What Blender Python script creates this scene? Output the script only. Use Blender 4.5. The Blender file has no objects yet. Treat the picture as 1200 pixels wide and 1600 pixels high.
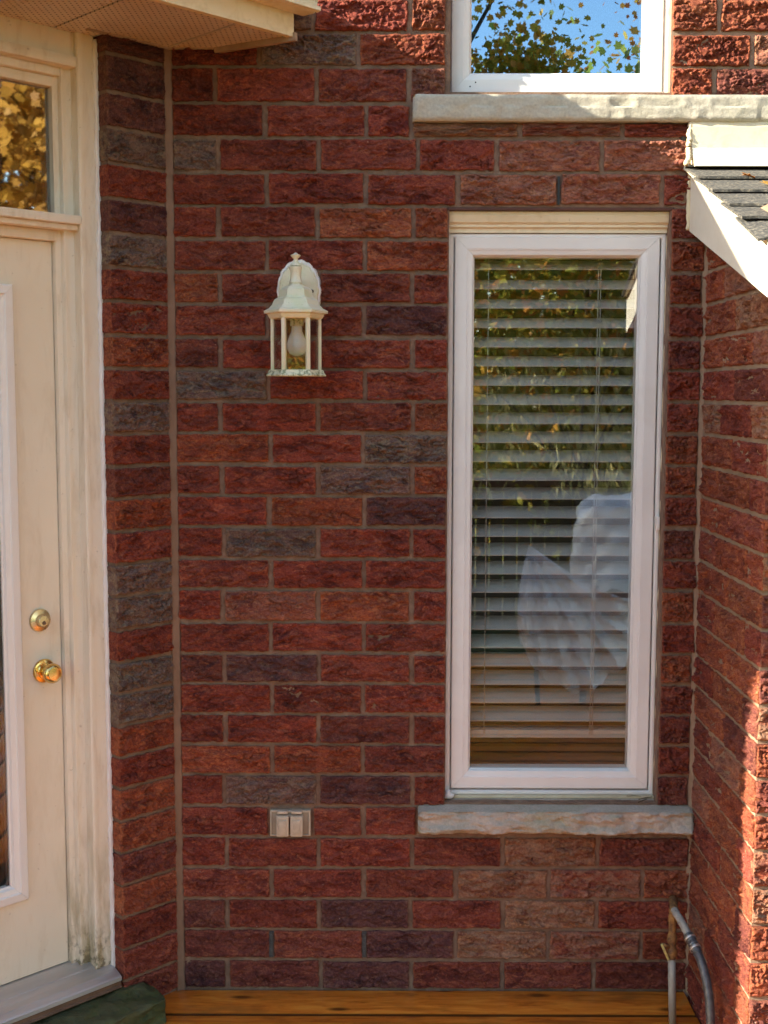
import bpy, bmesh, math, random
import numpy as np
from mathutils import Vector, Matrix
random.seed(11); RNG = np.random.default_rng(7)
sc = bpy.context.scene
COL = sc.collection
rad = math.radians
# ------------------------------------------------------------------ camera
cam = bpy.data.cameras.new('camera'); cam_o = bpy.data.objects.new('camera', cam); COL.objects.link(cam_o)
cam.sensor_fit = 'VERTICAL'; cam.sensor_height = 36; cam.sensor_width = 27
cam.lens = 1900 / 1600 * 36
cam.clip_start = 0.05; cam.clip_end = 2000
cam_o.matrix_world = (Matrix.Translation((0, -3.385, 1.721)) @ Matrix.Rotation(0.0015, 4, 'Z')
                      @ Matrix.Rotation(math.pi / 2 - 0.0967, 4, 'X') @ Matrix.Rotation(0.0023, 4, 'Z'))
sc.camera = cam_o
# ------------------------------------------------------------------ sky and sun
SUN = Vector((-1.0, -0.22, 0.465)).normalized()
sun_el = math.asin(SUN.z); sun_rot = math.atan2(SUN.x, SUN.y)
w = bpy.data.worlds.new('World'); sc.world = w; w.use_nodes = True
wn = w.node_tree; sky = wn.nodes.new('ShaderNodeTexSky'); sky.sky_type = 'NISHITA'; sky.sun_disc = False
sky.sun_elevation = sun_el; sky.sun_rotation = sun_rot; sky.air_density = 1.0; sky.dust_density = 0.6; sky.ozone_density = 1.6
wn.links.new(sky.outputs[0], wn.nodes['Background'].inputs[0]); wn.nodes['Background'].inputs[1].default_value = 0.15
sl = bpy.data.lights.new('sun', 'SUN'); sl.energy = 4.5; sl.angle = rad(0.6); sl.color = (1.0, 0.92, 0.82)
so = bpy.data.objects.new('sun', sl); COL.objects.link(so); so.rotation_euler = (-SUN).to_track_quat('-Z', 'Y').to_euler()
so.location = (-8, -3, 6)
vs = sc.view_settings
vs.view_transform = 'Standard'; vs.look = 'None'; vs.gamma = 1.0; vs.use_curve_mapping = False
vs.exposure = 2.08
vs.use_white_balance = True; vs.white_balance_temperature = 7100; vs.white_balance_tint = 2
sc.cycles.use_denoising = True; sc.cycles.denoising_input_passes = 'RGB_ALBEDO_NORMAL'; sc.cycles.denoising_prefilter = 'FAST'
sc.cycles.caustics_reflective = False; sc.cycles.caustics_refractive = False; sc.cycles.sample_clamp_indirect = 4.0
sc.cycles.max_bounces = 7; sc.cycles.transparent_max_bounces = 16; sc.cycles.diffuse_bounces = 4; sc.cycles.glossy_bounces = 3

# ------------------------------------------------------------------ helpers
def link(o, parent=None):
    COL.objects.link(o)
    if parent is not None: o.parent = parent
    return o
def tag(o, label, cat, group=None, kind=None):
    if label: o['label'] = label
    if cat: o['category'] = cat
    if group: o['group'] = group
    if kind: o['kind'] = kind
    return o
def empty(name, loc=(0, 0, 0), rz=0.0, label=None, cat=None, group=None, kind=None):
    o = bpy.data.objects.new(name, None); COL.objects.link(o); o.location = loc; o.rotation_euler = (0, 0, rz)
    o.empty_display_size = 0.1
    return tag(o, label, cat, group, kind)
def mesh_np(name, verts, faces, mat, smooth=False):
    me = bpy.data.meshes.new(name); me.from_pydata([tuple(map(float, v)) for v in verts], [], [tuple(f) for f in faces]); me.update()
    if mat: me.materials.append(mat)
    if smooth: me.polygons.foreach_set('use_smooth', [True] * len(me.polygons))
    return me
def obj(name, verts, faces, mat, parent=None, smooth=False):
    return link(bpy.data.objects.new(name, mesh_np(name, verts, faces, mat, smooth)), parent)
def from_bm(name, bm, mat, parent=None, smooth=False):
    bmesh.ops.recalc_face_normals(bm, faces=bm.faces)
    me = bpy.data.meshes.new(name); bm.to_mesh(me); bm.free()
    if mat: me.materials.append(mat)
    if smooth:
        me.polygons.foreach_set('use_smooth', [True] * len(me.polygons))
        try: me.set_sharp_from_angle(angle=rad(38))
        except Exception: pass
    return link(bpy.data.objects.new(name, me), parent)
def add_box(bm, x0, x1, y0, y1, z0, z1, bev=0.0, seg=2):
    r = bmesh.ops.create_cube(bm, size=1.0)
    vs_ = r['verts']
    for v in vs_:
        v.co = Vector(((x0 + x1) / 2 + v.co.x * (x1 - x0), (y0 + y1) / 2 + v.co.y * (y1 - y0), (z0 + z1) / 2 + v.co.z * (z1 - z0)))
    if bev > 0:
        es = list({e for v in vs_ for e in v.link_edges})
        bmesh.ops.bevel(bm, geom=es, offset=bev, segments=seg, affect='EDGES', profile=0.6)
def box(name, x0, x1, y0, y1, z0, z1, mat, parent=None, bev=0.002):
    bm = bmesh.new(); add_box(bm, x0, x1, y0, y1, z0, z1, bev)
    return from_bm(name, bm, mat, parent, smooth=bev > 0)
def prism_x(name, prof, x0, x1, mat, parent=None, smooth=False):      # profile in (y, z), extruded along x
    n = len(prof); v = [(x0, y, z) for y, z in prof] + [(x1, y, z) for y, z in prof]
    f = [(i, (i + 1) % n, n + (i + 1) % n, n + i) for i in range(n)] + [tuple(range(n))[::-1], tuple(range(n, 2 * n))]
    bm = bmesh.new(); vv = [bm.verts.new(c) for c in v]
    for q in f: bm.faces.new([vv[i] for i in q])
    return from_bm(name, bm, mat, parent, smooth)
def prism_z(name, prof, z0, z1, mat, parent=None, smooth=False):      # profile in (x, y), extruded along z
    n = len(prof); v = [(x, y, z0) for x, y in prof] + [(x, y, z1) for x, y in prof]
    bm = bmesh.new(); vv = [bm.verts.new(c) for c in v]
    for i in range(n): bm.faces.new([vv[i], vv[(i + 1) % n], vv[n + (i + 1) % n], vv[n + i]])
    bm.faces.new(vv[:n]); bm.faces.new(vv[n:])
    return from_bm(name, bm, mat, parent, smooth)
def lathe(name, prof, mat, parent=None, seg=24, axis='Z', at=(0, 0, 0), rot=0.0, smooth=True):   # prof (r, h)
    v = []; f = []; n = len(prof)
    for k in range(seg):
        a = 2 * math.pi * k / seg + rot
        for r, h in prof:
            if axis == 'Z': v.append((at[0] + r * math.cos(a), at[1] + r * math.sin(a), at[2] + h))
            else: v.append((at[0] + r * math.cos(a), at[1] - h, at[2] + r * math.sin(a)))          # along -y
    for k in range(seg):
        k2 = (k + 1) % seg
        for i in range(n - 1): f.append((k * n + i, k2 * n + i, k2 * n + i + 1, k * n + i + 1))
    f.append([k * n for k in range(seg)][::-1]); f.append([k * n + n - 1 for k in range(seg)])
    bm = bmesh.new(); vv = [bm.verts.new(c) for c in v]
    for q in f: bm.faces.new([vv[i] for i in q])
    bmesh.ops.remove_doubles(bm, verts=bm.verts, dist=1e-6)
    return from_bm(name, bm, mat, parent, smooth)
def tube(name, pts, radii, mat, parent=None, seg=10, smooth=True):
    pts = [Vector(p) for p in pts]; n = len(pts)
    if not hasattr(radii, '__len__'): radii = [radii] * n
    v = []; f = []; up = Vector((0.31, 0.2, 0.93))
    for i, p in enumerate(pts):
        t = (pts[min(i + 1, n - 1)] - pts[max(i - 1, 0)]).normalized()
        a = t.cross(up)
        if a.length < 1e-3: a = t.cross(Vector((1, 0, 0)))
        a.normalize(); b = t.cross(a).normalized()
        for k in range(seg):
            g = 2 * math.pi * k / seg; v.append(p + (a * math.cos(g) + b * math.sin(g)) * radii[i])
    for i in range(n - 1):
        for k in range(seg):
            k2 = (k + 1) % seg; f.append((i * seg + k, i * seg + k2, (i + 1) * seg + k2, (i + 1) * seg + k))
    f.append(tuple(range(seg))[::-1]); f.append(tuple(range((n - 1) * seg, n * seg)))
    return obj(name, v, f, mat, parent, smooth)
def spline(ctrl, n=24):                                              # Catmull-Rom through the control points
    c = [Vector(p) for p in ctrl]; c = [c[0] * 2 - c[1]] + c + [c[-1] * 2 - c[-2]]; out = []
    for i in range(1, len(c) - 2):
        for k in range(n):
            t = k / n; a, b, d, e = c[i - 1], c[i], c[i + 1], c[i + 2]
            out.append(0.5 * ((2 * b) + (-a + d) * t + (2 * a - 5 * b + 4 * d - e) * t * t + (-a + 3 * b - 3 * d + e) * t ** 3))
    out.append(c[-2]); return out
# 2-D gradient noise for relief
_perm = RNG.permutation(512); _perm = np.concatenate([_perm, _perm, _perm])
_ga = RNG.random(512) * 2 * np.pi
def pn(x, y, s=0):
    x = np.asarray(x, float) + s * 17.31; y = np.asarray(y, float) + s * 9.77
    xi = np.floor(x).astype(int); yi = np.floor(y).astype(int); xf = x - xi; yf = y - yi
    u = xf * xf * xf * (xf * (xf * 6 - 15) + 10); v_ = yf * yf * yf * (yf * (yf * 6 - 15) + 10)
    def g(ix, iy, dx, dy):
        a = _ga[_perm[(_perm[ix % 512] + iy) % 512] % 512]; return np.cos(a) * dx + np.sin(a) * dy
    n00 = g(xi, yi, xf, yf); n10 = g(xi + 1, yi, xf - 1, yf); n01 = g(xi, yi + 1, xf, yf - 1); n11 = g(xi + 1, yi + 1, xf - 1, yf - 1)
    return 1.5 * ((n00 * (1 - u) + n10 * u) * (1 - v_) + (n01 * (1 - u) + n11 * u) * v_)
def fbm(x, y, s=0, o=4):
    t = 0; a = 1.0
    for i in range(o): t = t + a * pn(x * 2 ** i, y * 2 ** i, s + i * 3); a *= 0.5
    return t
def sstep(a, b, x):
    t = np.clip((x - a) / (b - a), 0, 1); return t * t * (3 - 2 * t)

# ------------------------------------------------------------------ materials
def new_mat(name):
    m = bpy.data.materials.new(name); m.use_nodes = True; nt = m.node_tree
    return m, nt, nt.nodes['Principled BSDF']
class NB:
    def __init__(s, nt): s.nt = nt
    def n(s, t, **k):
        o = s.nt.nodes.new(t)
        for a, b in k.items(): setattr(o, a, b)
        return o
    def l(s, a, b): s.nt.links.new(a, b)
    def coords(s, kind='Object', scale=(1, 1, 1), rand=True):
        tc = s.n('ShaderNodeTexCoord'); mp = s.n('ShaderNodeMapping'); mp.inputs['Scale'].default_value = scale
        s.l(tc.outputs[kind], mp.inputs['Vector'])
        if rand:
            oi = s.n('ShaderNodeObjectInfo'); mu = s.n('ShaderNodeMath', operation='MULTIPLY'); mu.inputs[1].default_value = 61.7
            s.l(oi.outputs['Random'], mu.inputs[0]); s.l(mu.outputs[0], mp.inputs['Location'])
        return mp.outputs[0]
    def noise(s, vec, scale, detail=4, rough=0.55, dist=0.0):
        o = s.n('ShaderNodeTexNoise'); o.inputs['Scale'].default_value = scale; o.inputs['Detail'].default_value = detail
        o.inputs['Roughness'].default_value = rough; o.inputs['Distortion'].default_value = dist
        s.l(vec, o.inputs['Vector']); return o.outputs['Fac']
    def ramp(s, fac, stops, interp='LINEAR'):
        o = s.n('ShaderNodeValToRGB'); o.color_ramp.interpolation = interp; e = o.color_ramp.elements
        while len(e) > 1: e.remove(e[0])
        e[0].position = stops[0][0]; e[0].color = (*stops[0][1], 1)
        for p, c in stops[1:]:
            q = e.new(p); q.color = (*c, 1)
        s.l(fac, o.inputs[0]); return o.outputs[0]
    def rng(s, fac, a, b, c=0.0, d=1.0):
        o = s.n('ShaderNodeMapRange'); o.clamp = True
        for i, v in zip((1, 2, 3, 4), (a, b, c, d)): o.inputs[i].default_value = v
        s.l(fac, o.inputs[0]); return o.outputs[0]
    def mix(s, fac, a, b, mode='MIX'):
        o = s.n('ShaderNodeMix', data_type='RGBA', blend_type=mode)
        for sock, v in ((o.inputs[0], fac), (o.inputs[6], a), (o.inputs[7], b)):
            if hasattr(v, 'is_output') or hasattr(v, 'links'): s.l(v, sock)
            elif isinstance(v, (int, float)): sock.default_value = v
            else: sock.default_value = (*v, 1) if len(v) == 3 else v
        return o.outputs[2]
    def math(s, op, a, b=0.0):
        o = s.n('ShaderNodeMath', operation=op)
        for i, v in enumerate((a, b)):
            if hasattr(v, 'links'): s.l(v, o.inputs[i])
            else: o.inputs[i].default_value = v
        return o.outputs[0]
    def bump(s, h, dist, strength, bsdf):
        o = s.n('ShaderNodeBump'); o.inputs['Distance'].default_value = dist; o.inputs['Strength'].default_value = strength
        s.l(h, o.inputs['Height']); s.l(o.outputs[0], bsdf.inputs['Normal'])
M = {}
def brick_material():
    m, nt, b = new_mat('brick'); N = NB(nt)
    v = N.coords(); oi = N.n('ShaderNodeObjectInfo'); base = oi.outputs['Color']
    va = N.n('ShaderNodeVectorMath', operation='MULTIPLY'); N.l(v, va.inputs[0]); va.inputs[1].default_value = (1, 1, 2.2); va = va.outputs[0]
    big = N.noise(va, 9, 3, 0.6, 0.6); mid = N.noise(va, 22, 5, 0.62, 1.2); fine = N.noise(v, 160, 4, 0.7)
    dark = N.mix(1.0, base, (0.42, 0.36, 0.46), 'MULTIPLY')
    c = N.mix(N.rng(big, 0.50, 0.64, 0, 0.85), base, dark)
    warm = N.mix(1.0, base, (1.55, 1.85, 1.45), 'MULTIPLY')
    c = N.mix(N.rng(mid, 0.52, 0.64, 0, 0.75), c, warm)
    skin = N.mix(1.0, base, (0.62, 0.50, 0.62), 'MULTIPLY'); body = N.mix(1.0, base, (1.35, 1.5, 1.25), 'MULTIPLY')
    flake = N.noise(va, 46, 4, 0.55, 2.2)
    c = N.mix(N.rng(flake, 0.545, 0.575, 0, 0.55), c, skin); c = N.mix(N.rng(flake, 0.44, 0.40, 0, 0.5), c, body)
    deep = N.mix(1.0, base, (0.5, 0.42, 0.5), 'MULTIPLY')
    c = N.mix(N.rng(N.noise(va, 34, 6, 0.7, 1.6), 0.55, 0.66, 0, 0.55), c, deep)
    tcg = N.n('ShaderNodeTexCoord'); sx = N.n('ShaderNodeSeparateXYZ'); N.l(tcg.outputs['Generated'], sx.inputs[0])
    ed = N.math('ABSOLUTE', N.math('SUBTRACT', sx.outputs[0], 0.5)); ezz = N.math('ABSOLUTE', N.math('SUBTRACT', sx.outputs[2], 0.5))
    em = N.math('MAXIMUM', N.rng(ed, 0.455, 0.49), N.rng(ezz, 0.42, 0.49, 0, 0.8))
    c = N.mix(N.math('MULTIPLY', em, N.rng(N.noise(v, 40, 4, 0.65), 0.42, 0.62, 0, 0.85)), c, warm)
    sm = N.noise(va, 16, 5, 0.65, 0.8)
    fac = N.math('MULTIPLY', N.rng(sm, 0.42, 0.58), oi.outputs['Alpha'])
    c = N.mix(fac, c, (0.40, 0.25, 0.17))
    c = N.mix(1.0, c, N.ramp(fine, [(0.25, (0.60, 0.60, 0.60)), (0.75, (1.42, 1.42, 1.42))]), 'MULTIPLY')
    vo = N.n('ShaderNodeTexVoronoi'); vo.inputs['Scale'].default_value = 75; N.l(v, vo.inputs['Vector'])
    sp = N.math('MULTIPLY', N.rng(vo.outputs['Distance'], 0.10, 0.16, 1, 0), N.rng(N.noise(v, 30, 2), 0.63, 0.68))
    c = N.mix(N.math('MULTIPLY', sp, 0.5), c, (0.55, 0.42, 0.34))
    N.l(c, b.inputs['Base Color']); b.inputs['Roughness'].default_value = 0.9; b.inputs['Specular IOR Level'].default_value = 0.2
    h = N.math('ADD', fine, N.math('MULTIPLY', N.noise(va, 60, 6, 0.7, 0.8), 2.0)); N.bump(h, 0.005, 1.0, b)
    M['brick'] = m
brick_material()
def simple(name, stops, scale=8.0, rough=0.6, bump=0.0, bscale=120, aniso=(1, 1, 1), detail=5, metallic=0.0, spec=0.5, dist=0.3, rvar=0.0, bdist=0.002, rand=True):
    m, nt, b = new_mat(name); N = NB(nt); v = N.coords(scale=aniso, rand=rand)
    f = N.noise(v, scale, detail, 0.6, dist)
    N.l(N.ramp(f, stops), b.inputs['Base Color'])
    b.inputs['Metallic'].default_value = metallic; b.inputs['Specular IOR Level'].default_value = spec
    if rvar:
        N.l(N.rng(N.noise(v, scale * 2.3, 4), 0.3, 0.7, rough - rvar, rough + rvar), b.inputs['Roughness'])
    else: b.inputs['Roughness'].default_value = rough
    if bump: N.bump(N.noise(v, bscale, 5, 0.65), bdist, bump, b)
    M[name] = m; return m, nt, b, N, v
simple('mortar', [(0.3, (0.155, 0.088, 0.060)), (0.5, (0.215, 0.125, 0.084)), (0.75, (0.30, 0.19, 0.13))], 22, 0.9, 0.8, 160, bdist=0.006, rand=False)
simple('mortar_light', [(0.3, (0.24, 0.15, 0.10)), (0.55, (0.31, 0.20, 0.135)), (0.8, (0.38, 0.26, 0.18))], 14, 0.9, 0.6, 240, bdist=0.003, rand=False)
simple('sealant', [(0.3, (0.17, 0.095, 0.06)), (0.7, (0.235, 0.135, 0.09))], 9, 0.6, 0.3, 40, bdist=0.004)
simple('vinyl', [(0.3, (0.74, 0.71, 0.69)), (0.62, (0.80, 0.785, 0.77)), (0.85, (0.70, 0.66, 0.62))], 3.5, 0.38, 0.05, 300, spec=0.4)
simple('white_caulk', [(0.35, (0.83, 0.80, 0.79)), (0.75, (0.72, 0.66, 0.62))], 12, 0.5, 0.4, 90)
simple('cream_caulk', [(0.35, (0.68, 0.58, 0.40)), (0.75, (0.52, 0.40, 0.25))], 16, 0.6, 0.4, 90)
simple('bulb', [(0.4, (0.80, 0.76, 0.70)), (0.7, (0.74, 0.69, 0.62))], 20, 0.2)
def cream(name, base, dirt, amount, vertical=True, rough=0.5, moss=False):
    m, nt, b = new_mat(name); N = NB(nt); v = N.coords(scale=(1, 1, 0.22) if vertical else (1, 1, 1)); v2 = N.coords()
    c = N.mix(N.rng(N.noise(v, 22, 5, 0.65, 0.4), 0.5, 0.78, 0, amount), base, dirt)
    c = N.mix(N.rng(N.noise(v2, 70, 3, 0.6), 0.68, 0.76, 0, amount * 0.8), c, [x * 0.45 for x in dirt])
    c = N.mix(N.rng(N.noise(v2, 5, 3), 0.4, 0.7, 0, 0.35), c, [0.93 * base[0], 0.88 * base[1], 0.80 * base[2]])
    if moss:                                   # algae and peeling along the foot of the frame
        tz = N.n('ShaderNodeTexCoord'); sz = N.n('ShaderNodeSeparateXYZ'); N.l(tz.outputs['Object'], sz.inputs[0])
        lowf = N.rng(sz.outputs[2], 0.10, 0.55, 1, 0)
        c = N.mix(N.math('MULTIPLY', lowf, N.rng(N.noise(v, 30, 5, 0.65), 0.40, 0.60)), c, (0.34, 0.27, 0.13))
        c = N.mix(N.math('MULTIPLY', N.rng(sz.outputs[2], 0.10, 0.26, 1, 0), N.rng(N.noise(v2, 45, 5, 0.7), 0.48, 0.58)), c, (0.10, 0.08, 0.04))
    N.l(c, b.inputs['Base Color']); b.inputs['Roughness'].default_value = rough; N.bump(N.noise(v2, 180, 4), 0.001, 0.25, b)
    M[name] = m
cream('cream_paint', (0.78, 0.71, 0.60), (0.46, 0.34, 0.21), 0.6, moss=True)
cream('door_paint', (0.76, 0.69, 0.57), (0.54, 0.44, 0.31), 0.5)
cream('cream_metal', (0.76, 0.68, 0.50), (0.47, 0.36, 0.17), 0.5, False)
cream('panel_paint', (0.77, 0.71, 0.60), (0.6, 0.5, 0.36), 0.3, False)
def lantern_mat():
    m, nt, b = new_mat('lantern_paint'); N = NB(nt); v = N.coords()
    c = N.mix(N.rng(N.noise(v, 26, 4), 0.45, 0.65, 0, 0.75), (0.80, 0.73, 0.55), (0.70, 0.69, 0.44))
    c = N.mix(N.rng(N.noise(v, 190, 4, 0.65), 0.62, 0.70, 0, 0.5), c, (0.24, 0.24, 0.12))
    N.l(c, b.inputs['Base Color']); b.inputs['Roughness'].default_value = 0.45; M['lantern_paint'] = m
    m, nt, b = new_mat('mossy_paint'); N = NB(nt); v = N.coords()
    c = N.mix(N.rng(N.noise(v, 110, 4, 0.65), 0.46, 0.6, 0, 0.85), (0.74, 0.70, 0.50), (0.17, 0.2, 0.09))
    N.l(c, b.inputs['Base Color']); b.inputs['Roughness'].default_value = 0.6; M['mossy_paint'] = m
lantern_mat()
def stone_mat(name, stops, moss, mossamt, wet=0.0):
    m, nt, b = new_mat(name); N = NB(nt); v = N.coords(scale=(1, 1.5, 3.0)); v2 = N.coords()
    c = N.ramp(N.noise(v, 6, 5, 0.6, 1.2), stops)
    c = N.mix(N.rng(N.noise(v2, 5, 5, 0.65, 0.5), 0.48, 0.66, 0, mossamt), c, moss)
    c = N.mix(1.0, c, N.ramp(N.noise(v2, 150, 4, 0.7), [(0.25, (0.78, 0.78, 0.78)), (0.75, (1.18, 1.18, 1.18))]), 'MULTIPLY')
    N.l(c, b.inputs['Base Color']); b.inputs['Roughness'].default_value = 0.8 - wet; N.bump(N.noise(v2, 60, 6, 0.7), 0.004 if wet == 0 else 0.012, 0.5 if wet == 0 else 0.9, b); M[name] = m
stone_mat('stone', [(0.3, (0.33, 0.29, 0.23)), (0.5, (0.42, 0.35, 0.29)), (0.72, (0.46, 0.40, 0.35))], (0.27, 0.27, 0.15), 0.6)
stone_mat('pale_stone', [(0.3, (0.40, 0.37, 0.31)), (0.55, (0.47, 0.43, 0.35)), (0.75, (0.43, 0.40, 0.33))], (0.38, 0.36, 0.25), 0.4)
stone_mat('mossy_stone', [(0.3, (0.035, 0.045, 0.018)), (0.5, (0.07, 0.075, 0.03)), (0.75, (0.16, 0.15, 0.075))], (0.075, 0.105, 0.016), 0.9, 0.15)
simple('aluminium', [(0.3, (0.50, 0.48, 0.47)), (0.7, (0.64, 0.61, 0.60))], 7, 0.42, 0.15, 60, aniso=(0.3, 3, 3), metallic=0.75, rvar=0.1)
simple('bronze_edge', [(0.3, (0.10, 0.05, 0.03)), (0.7, (0.2, 0.11, 0.07))], 20, 0.5)
simple('brass', [(0.4, (0.83, 0.58, 0.22)), (0.7, (0.75, 0.50, 0.17))], 15, 0.16, metallic=1.0, rvar=0.05)
simple('dull_brass', [(0.4, (0.72, 0.60, 0.36)), (0.7, (0.60, 0.48, 0.27))], 20, 0.3, metallic=0.9, rvar=0.06)
simple('black', [(0.4, (0.012, 0.012, 0.013)), (0.7, (0.02, 0.02, 0.02))], 15, 0.5)
simple('lintel_steel', [(0.35, (0.06, 0.022, 0.016)), (0.7, (0.11, 0.04, 0.025))], 20, 0.7, 0.2)
simple('weep_plastic', [(0.4, (0.05, 0.05, 0.052)), (0.7, (0.09, 0.088, 0.088))], 30, 0.45)
simple('outlet_plastic', [(0.35, (0.56, 0.47, 0.37)), (0.7, (0.40, 0.32, 0.24))], 30, 0.45, 0.1)
simple('outlet_dark', [(0.35, (0.34, 0.28, 0.21)), (0.7, (0.26, 0.20, 0.15))], 30, 0.5, 0.1)  # darker copy of the lid plastic: recess shade around the lids put into colour
simple('soffit_edge', [(0.35, (0.42, 0.31, 0.24)), (0.7, (0.30, 0.20, 0.14))], 18, 0.5)
simple('pipe_paint', [(0.35, (0.34, 0.32, 0.29)), (0.6, (0.27, 0.25, 0.22)), (0.68, (0.05, 0.04, 0.035))], 38, 0.5, 0.2, aniso=(1, 1, 0.35))
simple('rust', [(0.35, (0.10, 0.05, 0.025)), (0.55, (0.26, 0.13, 0.04)), (0.75, (0.40, 0.24, 0.08))], 60, 0.8, 0.6, 160)
simple('hose', [(0.4, (0.055, 0.055, 0.06)), (0.62, (0.10, 0.10, 0.105)), (0.75, (0.22, 0.2, 0.18))], 60, 0.32, 0.2)
simple('lever_yellow', [(0.4, (0.50, 0.42, 0.16)), (0.7, (0.30, 0.25, 0.10))], 60, 0.5)
simple('shingle', [(0.3, (0.028, 0.027, 0.026)), (0.5, (0.07, 0.065, 0.058)), (0.7, (0.20, 0.17, 0.13))], 110, 0.92, 0.8, 320, detail=3)
simple('slat', [(0.4, (0.46, 0.42, 0.385)), (0.7, (0.41, 0.37, 0.34))], 5, 0.45)
simple('cord', [(0.4, (0.45, 0.42, 0.38)), (0.7, (0.4, 0.37, 0.33))], 20, 0.8)
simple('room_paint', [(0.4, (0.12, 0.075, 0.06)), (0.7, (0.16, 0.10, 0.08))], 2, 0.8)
simple('brown_wood', [(0.35, (0.10, 0.045, 0.03)), (0.7, (0.16, 0.075, 0.05))], 20, 0.5, aniso=(0.2, 1, 1))
simple('twig', [(0.4, (0.10, 0.055, 0.03)), (0.7, (0.17, 0.10, 0.05))], 60, 0.8)
simple('bark', [(0.35, (0.06, 0.045, 0.035)), (0.7, (0.13, 0.10, 0.08))], 12, 0.9, 0.8, 40, bdist=0.02)
simple('lawn', [(0.3, (0.045, 0.07, 0.02)), (0.5, (0.07, 0.09, 0.03)), (0.62, (0.22, 0.13, 0.04)), (0.75, (0.08, 0.10, 0.03))], 1.6, 0.95, 0.8, 60, bdist=0.02, detail=8)
simple('fence_wood', [(0.3, (0.07, 0.05, 0.035)), (0.7, (0.13, 0.095, 0.065))], 9, 0.85, 0.3, 60, aniso=(1, 1, 0.15))
simple('wing_brick', [(0.3, (0.12, 0.035, 0.025)), (0.7, (0.22, 0.06, 0.035))], 9, 0.9)
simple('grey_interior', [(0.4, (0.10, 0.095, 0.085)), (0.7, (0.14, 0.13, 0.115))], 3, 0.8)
simple('cover_cloth', [(0.4, (0.70, 0.70, 0.70)), (0.7, (0.6, 0.6, 0.62))], 6, 0.6)
def soffit_mat():
    m, nt, b = new_mat('soffit'); N = NB(nt); v = N.coords('Object', rand=False)
    vo = N.n('ShaderNodeTexVoronoi'); vo.inputs['Scale'].default_value = 70; vo.inputs['Randomness'].default_value = 0.0
    mp = N.n('ShaderNodeVectorMath', operation='MULTIPLY'); N.l(v, mp.inputs[0]); mp.inputs[1].default_value = (1, 1, 0); N.l(mp.outputs[0], vo.inputs['Vector'])
    hole = N.rng(vo.outputs['Distance'], 0.14, 0.20, 1, 0)
    c = N.mix(N.rng(N.noise(v, 7, 4, 0.6, 0.5), 0.42, 0.68, 0, 0.8), (0.64, 0.58, 0.53), (0.52, 0.44, 0.38))
    c = N.mix(N.rng(N.noise(v, 11, 5, 0.65, 1.0), 0.62, 0.72, 0, 0.7), c, (0.20, 0.075, 0.05))
    c = N.mix(hole, c, (0.03, 0.025, 0.02)); N.l(c, b.inputs['Base Color']); b.inputs['Roughness'].default_value = 0.5; M['soffit'] = m
soffit_mat()
def deck_mat():
    m, nt, b = new_mat('deck_wood'); N = NB(nt); v = N.coords(scale=(0.9, 7, 7)); v2 = N.coords(scale=(2.1, 6.3, 0.001))
    g = N.noise(v, 6, 8, 0.7, 0.7); c = N.ramp(g, [(0.28, (0.30, 0.065, 0.010)), (0.45, (0.62, 0.165, 0.020)), (0.6, (0.76, 0.25, 0.034)), (0.78, (0.80, 0.36, 0.065))])
    vo = N.n('ShaderNodeTexVoronoi'); vo.inputs['Scale'].default_value = 1.0; vo.voronoi_dimensions = '2D'; N.l(v2, vo.inputs['Vector'])
    c = N.mix(N.rng(vo.outputs['Distance'], 0.03, 0.085, 0.85, 0), c, (0.06, 0.02, 0.006))
    c = N.mix(N.rng(N.noise(N.coords(scale=(1.2, 3, 3)), 4, 3), 0.52, 0.68, 0, 0.55), c, (0.22, 0.075, 0.018))
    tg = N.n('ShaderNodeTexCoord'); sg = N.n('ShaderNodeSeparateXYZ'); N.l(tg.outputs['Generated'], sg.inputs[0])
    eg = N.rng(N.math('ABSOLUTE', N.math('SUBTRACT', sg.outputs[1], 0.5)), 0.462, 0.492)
    c = N.mix(N.math('MULTIPLY', eg, 0.9), c, (0.05, 0.018, 0.006))  # shade of the gaps put into the colour as dark bands along plank edges
    oi = N.n('ShaderNodeObjectInfo'); c = N.mix(1.0, c, N.ramp(oi.outputs['Random'], [(0, (0.78, 0.74, 0.72)), (1, (1.12, 1.12, 1.12))]), 'MULTIPLY')
    N.l(c, b.inputs['Base Color']); b.inputs['Roughness'].default_value = 0.26; b.inputs['Specular IOR Level'].default_value = 0.6
    N.bump(g, 0.002, 0.4, b); M['deck_wood'] = m
deck_mat()
def glass_mat(name, refl, tint=(0.97, 0.98, 0.975), gc=(0.96, 0.97, 1.0), rough=0.012):
    m, nt, b = new_mat(name); N = NB(nt); nt.nodes.remove(b); out = nt.nodes['Material Output']
    t = N.n('ShaderNodeBsdfTransparent'); t.inputs[0].default_value = (*tint, 1); g = N.n('ShaderNodeBsdfGlossy'); g.inputs['Roughness'].default_value = rough
    g.inputs[0].default_value = (*gc, 1)
    lw = N.n('ShaderNodeLayerWeight'); fac = N.math('ADD', N.math('MULTIPLY', N.math('POWER', lw.outputs['Facing'], 5.0), 0.9), refl)
    mx = N.n('ShaderNodeMixShader'); N.l(fac, mx.inputs[0]); N.l(t.outputs[0], mx.inputs[1]); N.l(g.outputs[0], mx.inputs[2]); N.l(mx.outputs[0], out.inputs[0])
    M[name] = m
glass_mat('glass', 0.115); glass_mat('door_glass', 0.05); glass_mat('lantern_glass', 0.06, (0.95, 0.95, 0.94)); glass_mat('coated_glass', 0.26, (0.75, 0.75, 0.75), rough=0.02); glass_mat('blue_glass', 0.34, (0.6, 0.6, 0.6), (0.56, 0.78, 1.0), 0.008)
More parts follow.
